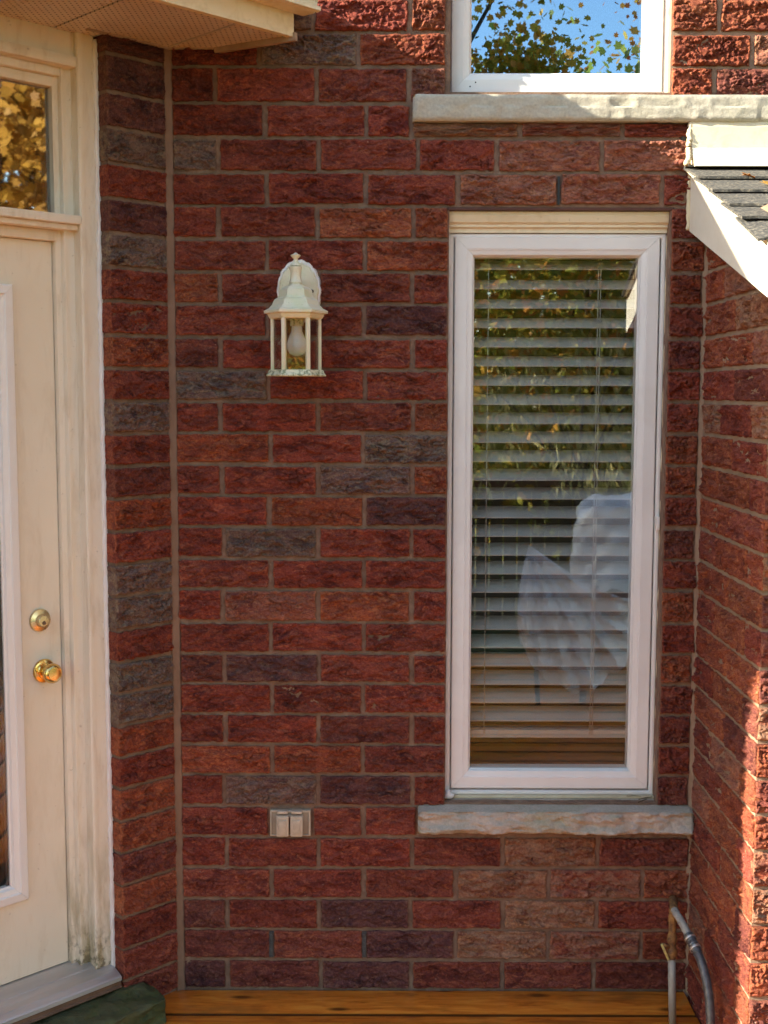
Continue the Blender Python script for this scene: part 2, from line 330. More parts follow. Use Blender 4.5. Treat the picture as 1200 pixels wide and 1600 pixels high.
def leaf_mat(name, stops, trans=0.45):
    m, nt, b = new_mat(name); N = NB(nt); out = nt.nodes['Material Output']
    ge = N.n('ShaderNodeNewGeometry'); c = N.ramp(ge.outputs['Random Per Island'], stops)
    N.l(c, b.inputs['Base Color']); b.inputs['Roughness'].default_value = 0.6
    tr = N.n('ShaderNodeBsdfTranslucent'); N.l(c, tr.inputs[0]); mx = N.n('ShaderNodeMixShader'); mx.inputs[0].default_value = trans
    N.l(b.outputs[0], mx.inputs[1]); N.l(tr.outputs[0], mx.inputs[2]); N.l(mx.outputs[0], out.inputs[0]); M[name] = m
leaf_mat('leaf_olive', [(0, (0.30, 0.28, 0.03)), (0.5, (0.52, 0.38, 0.045)), (0.75, (0.70, 0.40, 0.05)), (1, (0.78, 0.34, 0.06))], 0.65)
leaf_mat('leaf_orange', [(0, (0.40, 0.10, 0.02)), (0.5, (0.50, 0.19, 0.03)), (1, (0.58, 0.33, 0.06))])
leaf_mat('leaf_gold', [(0, (0.42, 0.20, 0.03)), (0.5, (0.52, 0.30, 0.05)), (1, (0.30, 0.14, 0.03))])
leaf_mat('leaf_green', [(0, (0.03, 0.06, 0.012)), (0.6, (0.07, 0.11, 0.02)), (1, (0.35, 0.30, 0.05))])
leaf_mat('leaf_mixed', [(0, (0.18, 0.24, 0.04)), (0.5, (0.34, 0.34, 0.07)), (0.75, (0.62, 0.50, 0.10)), (1, (0.70, 0.28, 0.07))], 0.65)
leaf_mat('leaf_pale', [(0, (0.45, 0.42, 0.15)), (0.6, (0.65, 0.56, 0.25)), (1, (0.25, 0.28, 0.07))], 0.55)
def plastic_mat():
    m, nt, b = new_mat('clear_plastic'); N = NB(nt); out = nt.nodes['Material Output']
    b.inputs['Base Color'].default_value = (0.84, 0.89, 0.97, 1); b.inputs['Roughness'].default_value = 0.15
    t = N.n('ShaderNodeBsdfTransparent'); mx = N.n('ShaderNodeMixShader'); mx.inputs[0].default_value = 0.7
    N.l(t.outputs[0], mx.inputs[1]); N.l(b.outputs[0], mx.inputs[2]); N.l(mx.outputs[0], out.inputs[0]); M['clear_plastic'] = m
plastic_mat()

# ------------------------------------------------------------------ bricks
BL, BH, BD = 0.257, 0.079, 0.095
def brick_mesh(seed, L, cell=0.0023):
    nx = max(10, int(L / cell)); nz = int(BH / cell)
    xs = np.linspace(0, L, nx + 1); zs = np.linspace(0, BH, nz + 1); X, Z = np.meshgrid(xs, zs)
    s = seed * 5 + 1
    wx = X + 0.010 * pn(X * 34, Z * 46, s) + 0.004 * pn(X * 90, Z * 110, s + 1); wz = Z + 0.007 * pn(X * 30, Z * 44, s + 2) + 0.003 * pn(X * 95, Z * 120, s + 1)
    f = fbm(wx * 15, wz * 40, s + 3, 4)
    t = f * 3.0; fl = np.floor(t); ter = (fl + sstep(0.74, 1.0, t - fl)) / 3.0
    rough = 0.35 + 0.65 * sstep(-0.25, 0.15, fbm(X * 11, Z * 20, s + 7, 2))
    cr = np.minimum(np.abs(pn(wx * 14, wz * 36, s + 9)), np.abs(pn(wx * 24, wz * 52, s + 15)) + 0.06); crack = 1 - sstep(0.03, 0.17, cr)
    h = rough * (0.0105 * ter + 0.0052 * fbm(X * 80, Z * 110, s + 11, 3)) - rough * 0.0115 * crack * sstep(-0.05, 0.25, pn(X * 14, Z * 25, s + 13) + 0.15)
    d = np.minimum(np.minimum(X, L - X), np.minimum(Z, BH - Z)); e = sstep(0.0, 0.007, d)
    h = h * (0.35 + 0.65 * e) - 0.0035 * (1 - sstep(0.0, 0.004, d)) ** 1.5
    h = np.maximum(h + 0.0058, -0.0030)
    # ragged outline
    ex = 0.0024 * fbm(Z * 45, Z * 0 + s, s, 2) ; ez = 0.0024 * fbm(X * 38, X * 0 + s, s + 2, 3)
    Xo = X + ex * (1 - sstep(0, 0.02, np.minimum(X, L - X))); Zo = Z + ez * (1 - sstep(0, 0.02, np.minimum(Z, BH - Z)))
    P = np.stack([Xo, -h, Zo], -1).reshape(-1, 3)
    idx = np.arange((nx + 1) * (nz + 1)).reshape(nz + 1, nx + 1)
    q = np.stack([idx[:-1, :-1], idx[:-1, 1:], idx[1:, 1:], idx[1:, :-1]], -1).reshape(-1, 4)
    rim = list(idx[0, :]) + list(idx[1:, -1]) + list(idx[-1, -2::-1]) + list(idx[-2:0:-1, 0])
    nb = len(P); back = P[rim].copy(); back[:, 1] = BD
    V = np.concatenate([P, back]); n = len(rim)
    sides = [(rim[(i + 1) % n], rim[i], nb + i, nb + (i + 1) % n) for i in range(n)]
    me = bpy.data.meshes.new('brick'); faces = [tuple(map(int, a)) for a in q] + [tuple(map(int, a)) for a in sides]
    me.from_pydata(V.tolist(), [], faces); me.update(); me.materials.append(M['brick'])
    sm = np.zeros(len(faces), bool); sm[:len(q)] = True; me.polygons.foreach_set('use_smooth', sm)
    return me
STRETCH = [brick_mesh(i, 0.257) for i in range(16)]
HALF = [brick_mesh(40 + i, 0.125) for i in range(10)]
PAL = {'r': (0.258, 0.063, 0.044), 'o': (0.300, 0.084, 0.048), 'd': (0.150, 0.058, 0.053), 'g': (0.185, 0.112, 0.097), 'b': (0.205, 0.060, 0.046),
       'p': (0.31, 0.108, 0.074), 't': (0.31, 0.115, 0.068), 'm': (0.27, 0.08, 0.054), 'k': (0.19, 0.049, 0.036)}
SMEAR = {'t': 0.55, 'm': 0.48, 'p': 0.18, 'g': 0.12}
_last = [None]
def put_brick(parent, x0, x1, z0, z1, code, y=0.0):
    L = x1 - x0; pool = STRETCH if L > 0.17 else HALF; nom = 0.257 if L > 0.17 else 0.125
    me = random.choice([q for q in pool if q is not _last[0]]); _last[0] = me
    o = bpy.data.objects.new('brick', me); link(o, parent)
    flip = random.random() < 0.5
    o.location = (x1 if flip else x0, y + random.uniform(-0.0012, 0.0012), z1 if flip else z0)
    o.rotation_euler = (random.uniform(-0.004, 0.004), math.pi if flip else 0, random.uniform(-0.003, 0.003))
    o.scale = (L / nom, 1, (z1 - z0) / BH)
    c = PAL[code]; k = random.uniform(0.86, 1.14); hue = random.uniform(0.9, 1.1)
    o.color = (c[0] * k, c[1] * k * hue, c[2] * k * hue, SMEAR.get(code, 0.0))
    return o
JZ = [2.6913, 2.6010, 2.5043, 2.4135, 2.3223, 2.2322, 2.1427, 2.0538, 1.9661, 1.8761, 1.7884, 1.7009, 1.6131, 1.5255, 1.4389, 1.3500, 1.2604,
      1.1732, 1.0801, 0.9913, 0.9042, 0.8149, 0.7270, 0.6390, 0.5468, 0.4561, 0.3641, 0.2717, 0.1795, 0.0877, -0.0017]
def row_z(k):                       # clear height of course k between its joints
    top = JZ[k] if k >= 0 else JZ[0] - 0.0905 * k
    bot = JZ[k + 1] if k + 1 >= 0 else JZ[0] - 0.0905 * (k + 1)
    return bot + 0.0059, top - 0.0059
G = 0.0070
LX, RX = -0.580, 0.872
def lay(parent, k, joints, codes, ends, z=None):
    z0, z1 = z or row_z(k)
    xs = [ends[0]] + joints + [ends[1]]
    for i, c in enumerate(codes):
        a = xs[i] + (G if i else 0); b_ = xs[i + 1] - (G if i < len(codes) - 1 else 0)
        j = random.uniform(-0.0018, 0.0018); a += random.uniform(-0.0015, 0.0015); b_ += random.uniform(-0.0015, 0.0015)
        if c != '.': put_brick(parent, a, b_, z0 + j, z1 + j, c)

# main wall ---------------------------------------------------------------
wall = empty('brick_wall', (0, 0, 0), label='wide red rough-faced brick wall behind the lantern and the tall window', cat='wall')
WO = (0.168, 0.780)                  # lower window opening in the brickwork
UO = (0.157, 0.770)
def mort(parent, x0, x1, z0, z1, mat='mortar', y0=0.0042, y1=0.11):
    return box('mortar', x0, x1, y0, y1, z0, z1, M[mat], parent, bev=0)
mort(wall, -0.62, WO[0] + 0.004, -0.30, 3.95); mort(wall, WO[0] + 0.004, 0.93, -0.30, 0.556)
mort(wall, WO[1] - 0.004, 0.93, 0.556, 2.2285); mort(wall, WO[0] + 0.004, 1.75, 2.2285, 2.5355)
mort(wall, UO[1] - 0.004, 1.75, 2.5355, 3.95, 'mortar_light')
E_ = WO[0]
lay(wall, -2, [-0.33, -0.06], 'rrr', (LX, UO[0])); lay(wall, -1, [-0.47, -0.1975, 0.0607], 'dgro', (LX, UO[0]))
lay(wall, 0, [-0.3446, -0.077], 'kgo', (LX, UO[0])); lay(wall, 1, [-0.4648, -0.1895, 0.0605], 'krrp', (LX, UO[0]))
lay(wall, 2, [-0.3304, -0.0561], 'krr', (LX, 0.061))
lay(wall, 3, [-0.4599, -0.1866, 0.0849, 0.300, 0.585], 'grrrpp', (LX, 0.862))
lay(wall, 4, [-0.3282, -0.0577, 0.1945, 0.4695, 0.750], 'rrrppr', (LX, 0.872))
lay(wall, 2, [0.36, 0.64], 'tmr', (0.072, 0.862), (2.4135 + 0.0052, 2.452))
A_, B_ = [-0.457, -0.1895, 0.0735], [-0.3245, -0.0610]
ROWS = {5: 'rroo', 6: 'rro', 7: 'orrr', 8: 'rrd', 9: 'brrr', 10: 'grr', 11: 'rrro', 12: 'org', 13: 'rrgo', 14: 'rod', 15: 'rgrr', 16: 'rrr',
        17: 'rpor', 18: 'rrr', 19: 'bdrr', 20: 'rrr', 21: 'rrbr', 22: 'oob', 23: 'rgdr'}
for k, codes in ROWS.items(): lay(wall, k, [j + random.uniform(-0.003, 0.003) for j in (A_ if k % 2 else B_)], codes, (LX, E_))
lay(wall, 24, [-0.3315, -0.2105, -0.063], 'r.rr', (LX, 0.086))
lay(wall, 25, [-0.455, -0.190, 0.077, 0.337, 0.611], 'rrrrtb', (LX, RX)); lay(wall, 26, [-0.3273, -0.0616, 0.204, 0.4713, 0.7405], 'rrrtmo', (LX, RX))
lay(wall, 27, [-0.4556, -0.191, 0.0734, 0.3415, 0.6113], 'brdrtr', (LX, RX)); lay(wall, 28, [-0.3285, -0.0597, 0.204, 0.472, 0.742], 'brdtmo', (LX, RX))
lay(wall, 29, [-0.455, -0.186, 0.077, 0.340, 0.605], 'dbdrrk', (LX, RX))
for k, c in zip(range(5, 24), 'roorbrroorbrororbrb'): lay(wall, k, [], c, (WO[1] + 0.001, RX - random.uniform(0, 0.006) - (0.006 if k % 2 else 0)))
lay(wall, -3, [0.93, 1.20, 1.47], 'orpo', (UO[1], 1.74)); lay(wall, -2, [1.07, 1.34, 1.6], 'prop', (UO[1], 1.74))
lay(wall, -1, [0.893, 1.16, 1.43], 'oopr', (UO[1], 1.74)); lay(wall, 0, [0.985, 1.25, 1.52], 'oprb', (UO[1], 1.74))
lay(wall, 1, [0.885, 1.15, 1.42], 'obop', (UO[1], 1.74), (2.6010 - 0.079, 2.6010 - 0.0052))
# weep vents, lintel, open joints
for x in (-0.3285, -0.0597):
    bm = bmesh.new(); add_box(bm, x - 0.0058, x + 0.0058, -0.003, 0.03, 0.096, 0.172, 0.001)
    for i in range(6): add_box(bm, x - 0.0030, x + 0.0030, -0.0045, 0.0, 0.101 + i * 0.012, 0.105 + i * 0.012)
    from_bm('weep_vent', bm, M['weep_plastic'], wall)
box('steel_lintel', WO[0] - 0.002, WO[1] + 0.006, 0.002, 0.10, 2.2215, 2.2300, M['lintel_steel'], wall, 0.001)
box('open_joint', 0.4665, 0.4725, -0.0005, 0.05, 2.236, 2.312, M['black'], wall, 0)
box('open_joint', 0.800, 0.826, -0.0010, 0.05, 2.4075, 2.4185, M['black'], wall, 0)
prism_z('sealant_joint', [(-0.604, 0.012), (-0.604, -0.008), (-0.600, -0.010), (-0.590, -0.003), (-0.5815, 0.000), (-0.579, 0.004), (-0.579, 0.012)], -0.05, 2.66, M['sealant'], wall, True)
prism_z('sealant_joint', [(0.868, 0.012), (0.868, 0.001), (0.874, -0.003), (0.879, -0.010), (0.884, -0.010), (0.884, 0.012)], -0.05, 2.33, M['mortar_light'], wall, True)

# angled wall beside the door --------------------------------------------
DC = Vector((-0.592, 0, 0)); DR = math.pi / 4           # local x runs to the corner, local -y faces the deck
awall = empty('brick_wall', DC, DR, 'narrow angled strip of red and dark grey bricks beside the door frame', 'wall')
EDGE = -0.1945
mort(awall, EDGE + 0.004, 0.02, -0.30, 2.66); mort(awall, -1.49, -1.30, -0.30, 2.66)
box('wall_core', -1.49, 0.02, 0.16, 0.20, 2.50, 2.95, M['mortar'], awall, 0)
for k, c in zip(range(0, 30), 'dddgrdgrrorgrborggrggorooborrr'):
    z0, z1 = row_z(k)
    if k == 0: z1 = 2.648
    o = put_brick(awall, EDGE + random.uniform(-0.001, 0.001), -0.013, z0, z1, c)
wing = empty('brick_wall', (0, 0, 0), label='brick house wing beyond the entry door, left of the picture', cat='wall')
KX, KY = DC.x - 1.5 / 2 ** 0.5, DC.y - 1.5 / 2 ** 0.5
box('wall_face', -5.5, KX, KY, KY + 0.12, -0.85, 2.66, M['wing_brick'], wing, 0)
o = box('wall_face', -0.197, 0.0, 0, 0.12, -0.3, 2.66, M['wing_brick'], wing, 0); o.location = (KX, KY, 0); o.rotation_euler = (0, 0, DR); o.location += Vector((0.1393, 0.1393, 0))

# projecting wall on the right -------------------------------------------
SX, SY = 0.879, -0.577
swall = empty('brick_wall', (SX, 0, 0), -math.pi / 2, 'projecting brick wall at the right edge with a sunlit corner', 'wall')
mort(swall, 0.0, -SY - 0.0045, -0.85, 2.16, 'mortar_light', 0.0018)
box('mortar', -SY - 0.11, -SY - 0.0066, 0.05, 0.95, -0.85, 2.05, M['mortar_light'], swall, 0)
sidec = 'oroborroobrorooprbdrotorbrooroob'
for k in range(4, 31):
    if k < 30: z0, z1 = row_z(k)
    else: z0, z1 = -0.092, -0.007
    if z1 > 2.30: continue
    r3 = [random.choice('ooroptobroor') for _ in range(3)]  # leans to lighter orange bricks: bounce light on this side put into the colour
    js = [0.186, 0.4575] if k % 2 else [0.3040]
    js = [j + random.uniform(-0.004, 0.004) for j in js]
    xs = [0.012] + js + [0.577]
    for i in range(len(xs) - 1):
        if z1 > 2.19 - 0.33 * xs[i + 1] + 0.10: continue
        b0 = put_brick(swall, xs[i] + (G if i else 0), xs[i + 1] - (G if i < len(xs) - 2 else 0.0005), z0, z1, r3[i])
fwall = empty('front_face', (SX, SY, 0), 0); fwall.parent = None
tag(fwall, 'sunlit brick front of the projecting wall at the far right', 'wall'); fwall.name = 'brick_wall'
for k in range(6, 31):
    z0, z1 = row_z(k) if k < 30 else (-0.092, -0.007)
    if z1 > 2.0: continue
    xs = [0.0005, 0.1120, 0.38] if k % 2 == 0 else [0.0005, 0.2455, 0.38]
    for i in range(2): put_brick(fwall, xs[i] + (G if i else 0), xs[i + 1] - G, z0, z1, random.choice('opootbto'), y=-0.0005)

# ------------------------------------------------------------------ stone sills
def rock_sill(name, x0, x1, yb, yf, zt_b, zt_f, zb, mat, label, amp, scallop, slope=0.0, seed=0):
    nx = int((x1 - x0) / 0.006); e = empty(name, ((x0 + x1) / 2, 0, zb), label=label, cat='sill')
    ox, oz = (x0 + x1) / 2, zb
    rings = []; nf = 16; nt_ = 9
    xs = np.linspace(x0, x1, nx + 1); V = []
    for i, x in enumerate(xs):
        edge = min(x - x0, x1 - x); er = 0.010 * (1 - min(1, edge / 0.012)) ** 2
        col = [(yb, zt_b - 0.03)]
        for k in range(nt_): t = k / (nt_ - 1); col.append((yb + (yf + 0.004 - yb) * t, zt_b + (zt_f - zt_b) * t + 0.0012 * float(pn(x * 12, t * 3, seed)) - er * 0.6))
        for k in range(1, nf + 1):
            t = k / nf; z = zt_f - (zt_f - zb) * t
            if scallop:
                u_ = x / 0.098 + 0.35 * float(pn(x * 9, 3, seed)); row = 0 if t < 0.48 else 1
                ph = (u_ + 0.5 * row) % 1.0; loc = (t / 0.48) if row == 0 else (t - 0.48) / 0.52
                dep = amp * (1 - (2 * ph - 1) ** 2) * (0.35 + 0.65 * loc) * (0.6 + 0.5 * float(pn(u_ // 1 * 1.7 + row * 5, 1.3, seed)))
                hh = -dep + amp * 0.10 * float(fbm(x * 40, z * 60, seed, 3))
            else:
                f = float(fbm(x * 9, z * 26, seed, 4)) * 1.6; fl = math.floor(f * 2); fr = f * 2 - fl
                ter = (fl + float(sstep(0.6, 1, np.array(fr)))) / 2
                hh = amp * 0.5 * ter + amp * 0.25 * float(fbm(x * 40, z * 60, seed + 4, 3)) + amp * 0.8 * (t - 0.3)
            rnd = 0.007 * max(0, (t - 0.86) / 0.14) ** 2 + 0.006 * max(0, (0.12 - t) / 0.12) ** 2
            col.append((yf - hh + rnd + er, z))
        col.append((yb, zb))
        V += [(x - ox, y, z - oz) for y, z in col]; m_ = len(col)
    F = []
    for i in range(nx):
        for k in range(m_): k2 = (k + 1) % m_; F.append((i * m_ + k, (i + 1) * m_ + k, (i + 1) * m_ + k2, i * m_ + k2))
    F.append(tuple(range(m_))); F.append(tuple(range(nx * m_, (nx + 1) * m_))[::-1])
    bm = bmesh.new(); vv = [bm.verts.new(c) for c in V]
    for q in F: bm.faces.new([vv[i] for i in q])
    from_bm('stone_slab', bm, mat, e, True)
    return e
rock_sill('window_sill', 0.094, 0.8770, 0.075, -0.040, 0.5660, 0.5420, 0.4800, M['stone'], 'weathered greenish stone sill under the tall window with blinds', 0.016, False, seed=3)
rock_sill('window_sill', 0.0700, 1.70, 0.075, -0.030, 2.5370, 2.5230, 2.4540, M['pale_stone'], 'pale chiselled stone sill under the upper window, half sunlit', 0.008, True, seed=8)

# ------------------------------------------------------------------ windows
def ring(name, x0, x1, z0, z1, prof, mat, parent, gap=0.0004):      # four mitred rails; prof = (inset, y)
    n = len(prof)
    for side in range(4):
        V = []
        for ins, y in prof:
            a, b_, c, d = x0 + ins, x1 - ins, z0 + ins, z1 - ins
            if side == 0: p, q = (a + gap, y, c), (b_ - gap, y, c)
            elif side == 1: p, q = (b_, y, c + gap), (b_, y, d - gap)
            elif side == 2: p, q = (b_ - gap, y, d), (a + gap, y, d)
            else: p, q = (a, y, d - gap), (a, y, c + gap)
            V += [p, q]
        F = [(2 * i, 2 * i + 1, 2 * ((i + 1) % n) + 1, 2 * ((i + 1) % n)) for i in range(n)]
        F += [tuple(2 * i for i in range(n)), tuple(2 * i + 1 for i in range(n))[::-1]]
        bm = bmesh.new(); vv = [bm.verts.new(c) for c in V]
        for f in F: bm.faces.new([vv[i] for i in f])
        from_bm(name, bm, mat, parent)
def wavy(name, p0, p1, r, mat, parent, amp=0.002, n=60, seed=0, seg=8):
    p0, p1 = Vector(p0), Vector(p1); pts = []; rr = []
    for i in range(n + 1):
        t = i / n; p = p0.lerp(p1, t); k = float(pn(np.array(t * n * 0.33), np.array(2.0), seed)); j = float(pn(np.array(t * n * 0.45), np.array(7.0), seed + 5))
        pts.append(p + Vector((amp * k, 0, amp * j * 0.3))); rr.append(r * (1 + 0.28 * j))
    return tube(name, pts, rr, mat, parent, seg)
FR_PROF = [(0.0, 0.12), (0.0, 0.047), (0.003, 0.045), (0.010, 0.045), (0.0125, 0.049), (0.0125, 0.12)]
SA_PROF = [(0.0, 0.10), (0.0, 0.0455), (0.0025, 0.043), (0.034, 0.043), (0.0352, 0.0445), (0.0375, 0.0445), (0.0385, 0.046), (0.050, 0.049), (0.053, 0.0535), (0.053, 0.060), (0.056, 0.0605), (0.056, 0.10)]
win = empty('window', (0, 0, 0), label='tall white casement window with closed blinds behind its glass', cat='window')
ring('frame_rail', 0.1745, 0.7755, 0.5665, 2.1640, FR_PROF, M['vinyl'], win)
ring('sash_rail', 0.1895, 0.7590, 0.5845, 2.1570, SA_PROF, M['vinyl'], win)
box('glass_pane', 0.2400, 0.7080, 0.0640, 0.0680, 0.635, 2.107, M['glass'], win, 0)
prism_x('head_trim', [(0.10, 2.1660), (0.040, 2.1660), (0.040, 2.176), (0.032, 2.181), (0.032, 2.187), (0.024, 2.193), (0.018, 2.210), (0.018, 2.2205), (0.10, 2.2205)], 0.1715, 0.7785, M['cream_metal'], win)
box('sill_strip', 0.1720, 0.7780, 0.036, 0.10, 0.5585, 0.5655, M['cream_caulk'], win, 0.002)
box('latch', 0.7640, 0.7735, 0.030, 0.046, 1.340, 1.378, M['vinyl'], win, 0.002)
wavy('caulk_bead', (0.1700, 0.038, 0.560), (0.1700, 0.038, 2.216), 0.0052, M['white_caulk'], win, 0.002, 120, 3)
wavy('caulk_bead', (0.7795, 0.040, 0.560), (0.7795, 0.040, 2.216), 0.0042, M['cream_caulk'], win, 0.002, 120, 6)
bm = bmesh.new(); bmesh.ops.create_icosphere(bm, subdivisions=3, radius=1.0)
for v in bm.verts: v.co = Vector((0.181 + v.co.x * 0.016 * (1.25 if v.co.z < 0 else 0.5), 0.030 + v.co.y * 0.010, 0.572 + v.co.z * 0.014 + 0.002 * float(pn(np.array(v.co.x * 2), np.array(v.co.y * 2), 3))))
from_bm('caulk_blob', bm, M['white_caulk'], win, True)
uw = empty('window', (0, 0, 0), label='upper white window reflecting autumn leaves and blue sky', cat='window')
ring('frame_rail', 0.1610, 0.7690, 2.5365, 3.90, FR_PROF, M['vinyl'], uw)
ring('sash_rail', 0.1755, 0.7540, 2.5435, 3.88, [(a * 1.0, y) for a, y in SA_PROF], M['vinyl'], uw)
box('glass_pane', 0.2250, 0.7030, 0.0640, 0.0680, 2.593, 3.83, M['blue_glass'], uw, 0)
wavy('caulk_bead', (0.1570, 0.036, 2.535), (0.1570, 0.036, 3.9), 0.0045, M['white_caulk'], uw, 0.0015, 80, 9)
wavy('caulk_bead', (0.7715, 0.036, 2.535), (0.7715, 0.036, 3.9), 0.0065, M['cream_caulk'], uw, 0.003, 80, 12)
for x, z in ((0.228, 2.560), (0.243, 2.571)): lathe('screw_hole', [(0.0, 0.0), (0.0022, 0.0), (0.0022, 0.0012), (0.0, 0.0012)], M['black'], uw, 8, 'Y', (x, 0.0435, z))
# blinds
bl = empty('window_blind', (0.474, 0.13, 0.70), label='grey-white slatted blind hanging behind the tall window', cat='blind')
def slat_mesh():
    n = 7; tilt = rad(27); prof = []
    for i in range(n): t = i / (n - 1) - 0.5; prof.append((t * 0.063, 0.0032 * (1 - 4 * t * t)))
    top = [(a * math.cos(tilt) - b_ * math.sin(tilt) * 1, a * math.sin(tilt) + b_ * math.cos(tilt)) for a, b_ in prof]
    bot = [(y, z - 0.0028) for y, z in top]; P = top + bot[::-1]; m_ = len(P)
    V = [(-0.248, y, z) for y, z in P] + [(0.248, y, z) for y, z in P]
    F = [(i, (i + 1) % m_, m_ + (i + 1) % m_, m_ + i) for i in range(m_)] + [tuple(range(m_))[::-1], tuple(range(m_, 2 * m_))]
    return mesh_np('slat', V, F, M['slat'])
SM = slat_mesh()
for i in range(26):
    o = bpy.data.objects.new('slat', SM); link(o, bl); o.location = (0, 0, 0.085 + i * 0.0543); o.rotation_euler = (random.uniform(-0.02, 0.02), 0, 0)
box('bottom_rail', -0.248, 0.248, -0.028, 0.028, 0.018, 0.042, M['slat'], bl, 0.003)
box('head_rail', -0.248, 0.248, -0.028, 0.028, 1.475, 1.54, M['slat'], bl, 0.003)
for x in (-0.185, 0.125, 0.132):
    tube('cord', [(x, -0.031, 0.03), (x, -0.031, 1.48)], 0.0012, M['cord'], bl, 6)
# the room behind the windows
rm = empty('interior_room', (0, 0, 0), kind='structure')
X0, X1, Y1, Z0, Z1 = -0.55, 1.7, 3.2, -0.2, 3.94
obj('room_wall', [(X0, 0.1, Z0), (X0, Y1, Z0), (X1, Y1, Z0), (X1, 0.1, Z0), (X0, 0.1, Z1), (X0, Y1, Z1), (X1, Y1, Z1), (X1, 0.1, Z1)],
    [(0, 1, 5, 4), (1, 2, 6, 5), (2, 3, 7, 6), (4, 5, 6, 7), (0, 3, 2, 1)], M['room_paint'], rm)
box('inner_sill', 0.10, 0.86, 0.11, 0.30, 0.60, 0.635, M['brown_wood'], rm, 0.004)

# ------------------------------------------------------------------ entry door (in the angled wall's own frame)
df = empty('doorway', DC, DR, 'cream painted door surround with transom pane and dirty foot', 'doorway')
def dbox(name, u0, u1, o0, o1, z0, z1, mat, parent, bev=0.002): return box(name, -u1, -u0, o0, o1, z0, z1, M[mat], parent, bev)
def dprof(name, prof, z0, z1, mat, parent):                      # profile in (u, off), extruded up
    return prism_z(name, [(-u, o) for u, o in prof], z0, z1, M[mat], parent)
dprof('casing', [(0.198, 0.12), (0.198, 0.050), (0.202, 0.046), (0.236, 0.048), (0.239, 0.044), (0.247, 0.044), (0.2505, 0.048), (0.2505, 0.078), (0.2505, 0.12)], 0.10, 2.66, 'cream_paint', df)
dprof('jamb', [(0.2505, 0.12), (0.2505, 0.079), (0.272, 0.082), (0.274, 0.078), (0.279, 0.078), (0.281, 0.083), (0.281, 0.094), (0.296, 0.096), (0.296, 0.16), (0.26, 0.16)], 0.12, 2.56, 'cream_paint', df)
dprof('casing', [(1.297, 0.12), (1.297, 0.046), (1.25, 0.046), (1.25, 0.12)], 0.10, 2.66, 'cream_paint', df)
dprof('jamb', [(1.25, 0.16), (1.25, 0.079), (1.205, 0.096), (1.205, 0.16)], 0.12, 2.56, 'cream_paint', df)
dbox('frieze_board', 0.2505, 1.25, 0.058, 0.12, 2.588, 2.66, 'cream_paint', df)
dbox('head_casing', 0.2506, 1.25, 0.046, 0.12, 2.560, 2.5879, 'cream_paint', df, 0.004)
dbox('head_jamb', 0.281, 1.22, 0.078, 0.16, 2.538, 2.5597, 'cream_paint', df, 0.003)
dbox('head_jamb', 0.296, 1.205, 0.094, 0.16, 2.512, 2.5377, 'cream_paint', df, 0.003)
dbox('transom_bar', 0.2506, 1.25, 0.040, 0.16, 2.160, 2.183, 'cream_paint', df, 0.004)
dbox('transom_bar', 0.2506, 1.25, 0.056, 0.16, 2.146, 2.1598, 'cream_paint', df, 0.003)
dbox('transom_stop', 0.296, 1.205, 0.092, 0.16, 2.118, 2.1458, 'cream_paint', df, 0.003)
dbox('transom_glass', 0.296, 1.205, 0.114, 0.118, 2.183, 2.512, 'coated_glass', df, 0)
ring_parent = df
dbox('transom_spacer', 0.2965, 0.318, 0.120, 0.150, 2.1835, 2.5115, 'grey_interior', df, 0.001)
dbox('transom_spacer', 0.318, 1.205, 0.120, 0.150, 2.478, 2.5115, 'grey_interior', df, 0.001)
hv = [(-1.5, 0.17), (0.42, 0.17), (0.42, 1.05), (-1.5, 1.05)]
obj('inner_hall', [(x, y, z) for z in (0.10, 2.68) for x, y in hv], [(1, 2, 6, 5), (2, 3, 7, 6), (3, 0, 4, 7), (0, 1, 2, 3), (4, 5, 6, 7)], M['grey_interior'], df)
wavy('caulk_bead', (-0.1965, 0.044, 0.085), (-0.1965, 0.044, 2.640), 0.0075, M['white_caulk'], df, 0.0025, 190, 21)
wavy('caulk_bead', (-0.190, 0.036, 0.072), (-0.205, 0.046, 0.105), 0.009, M['white_caulk'], df, 0.002, 8, 25)
# aluminium threshold
th = [(0.125, 0.166), (0.100, 0.166), (0.085, 0.161), (0.060, 0.154), (0.057, 0.152), (0.040, 0.147), (0.037, 0.1455), (0.018, 0.140), (0.015, 0.138), (0.001, 0.132), (-0.004, 0.128), (-0.004, 0.118), (0.125, 0.118)]
prism_x('threshold', [(o - 0.0, z - 0.022) for o, z in th], -1.297, -0.2010, M['aluminium'], df)
prism_x('threshold_edge', [(0.02, 0.0955), (0.0, 0.0955), (0.0, 0.083), (-0.006, 0.080), (-0.006, 0.077), (0.02, 0.077)], -1.297, -0.2015, M['bronze_edge'], df)
dr = empty('entry_door', DC, DR, 'cream entry door with brass knob and tall glazed panel', 'door')
bm = bmesh.new()
for (u0, u1, z0, z1) in ((0.2985, 0.440, 0.146, 2.1165), (1.06, 1.2025, 0.146, 2.1165), (0.44, 1.06, 0.146, 0.385), (0.44, 1.06, 1.975, 2.1165)): add_box(bm, -u1, -u0, 0.112, 0.155, z0, z1)
from_bm('door_panel', bm, M['door_paint'], dr)
LPROF = [(0.0, 0.114), (0.0, 0.106), (0.004, 0.100), (0.024, 0.098), (0.027, 0.102), (0.040, 0.104), (0.044, 0.110), (0.049, 0.112), (0.049, 0.128), (0.0, 0.128)]
ring('lite_rail', -1.085, -0.4165, 0.3620, 1.9990, LPROF, M['vinyl'], dr)
dbox('glass_pane', 0.455, 1.045, 0.1145, 0.1175, 0.40, 1.96, 'door_glass', dr, 0)
dbox('glass_spacer', 0.4660, 0.474, 0.118, 0.130, 0.41, 1.95, 'black', dr, 0)
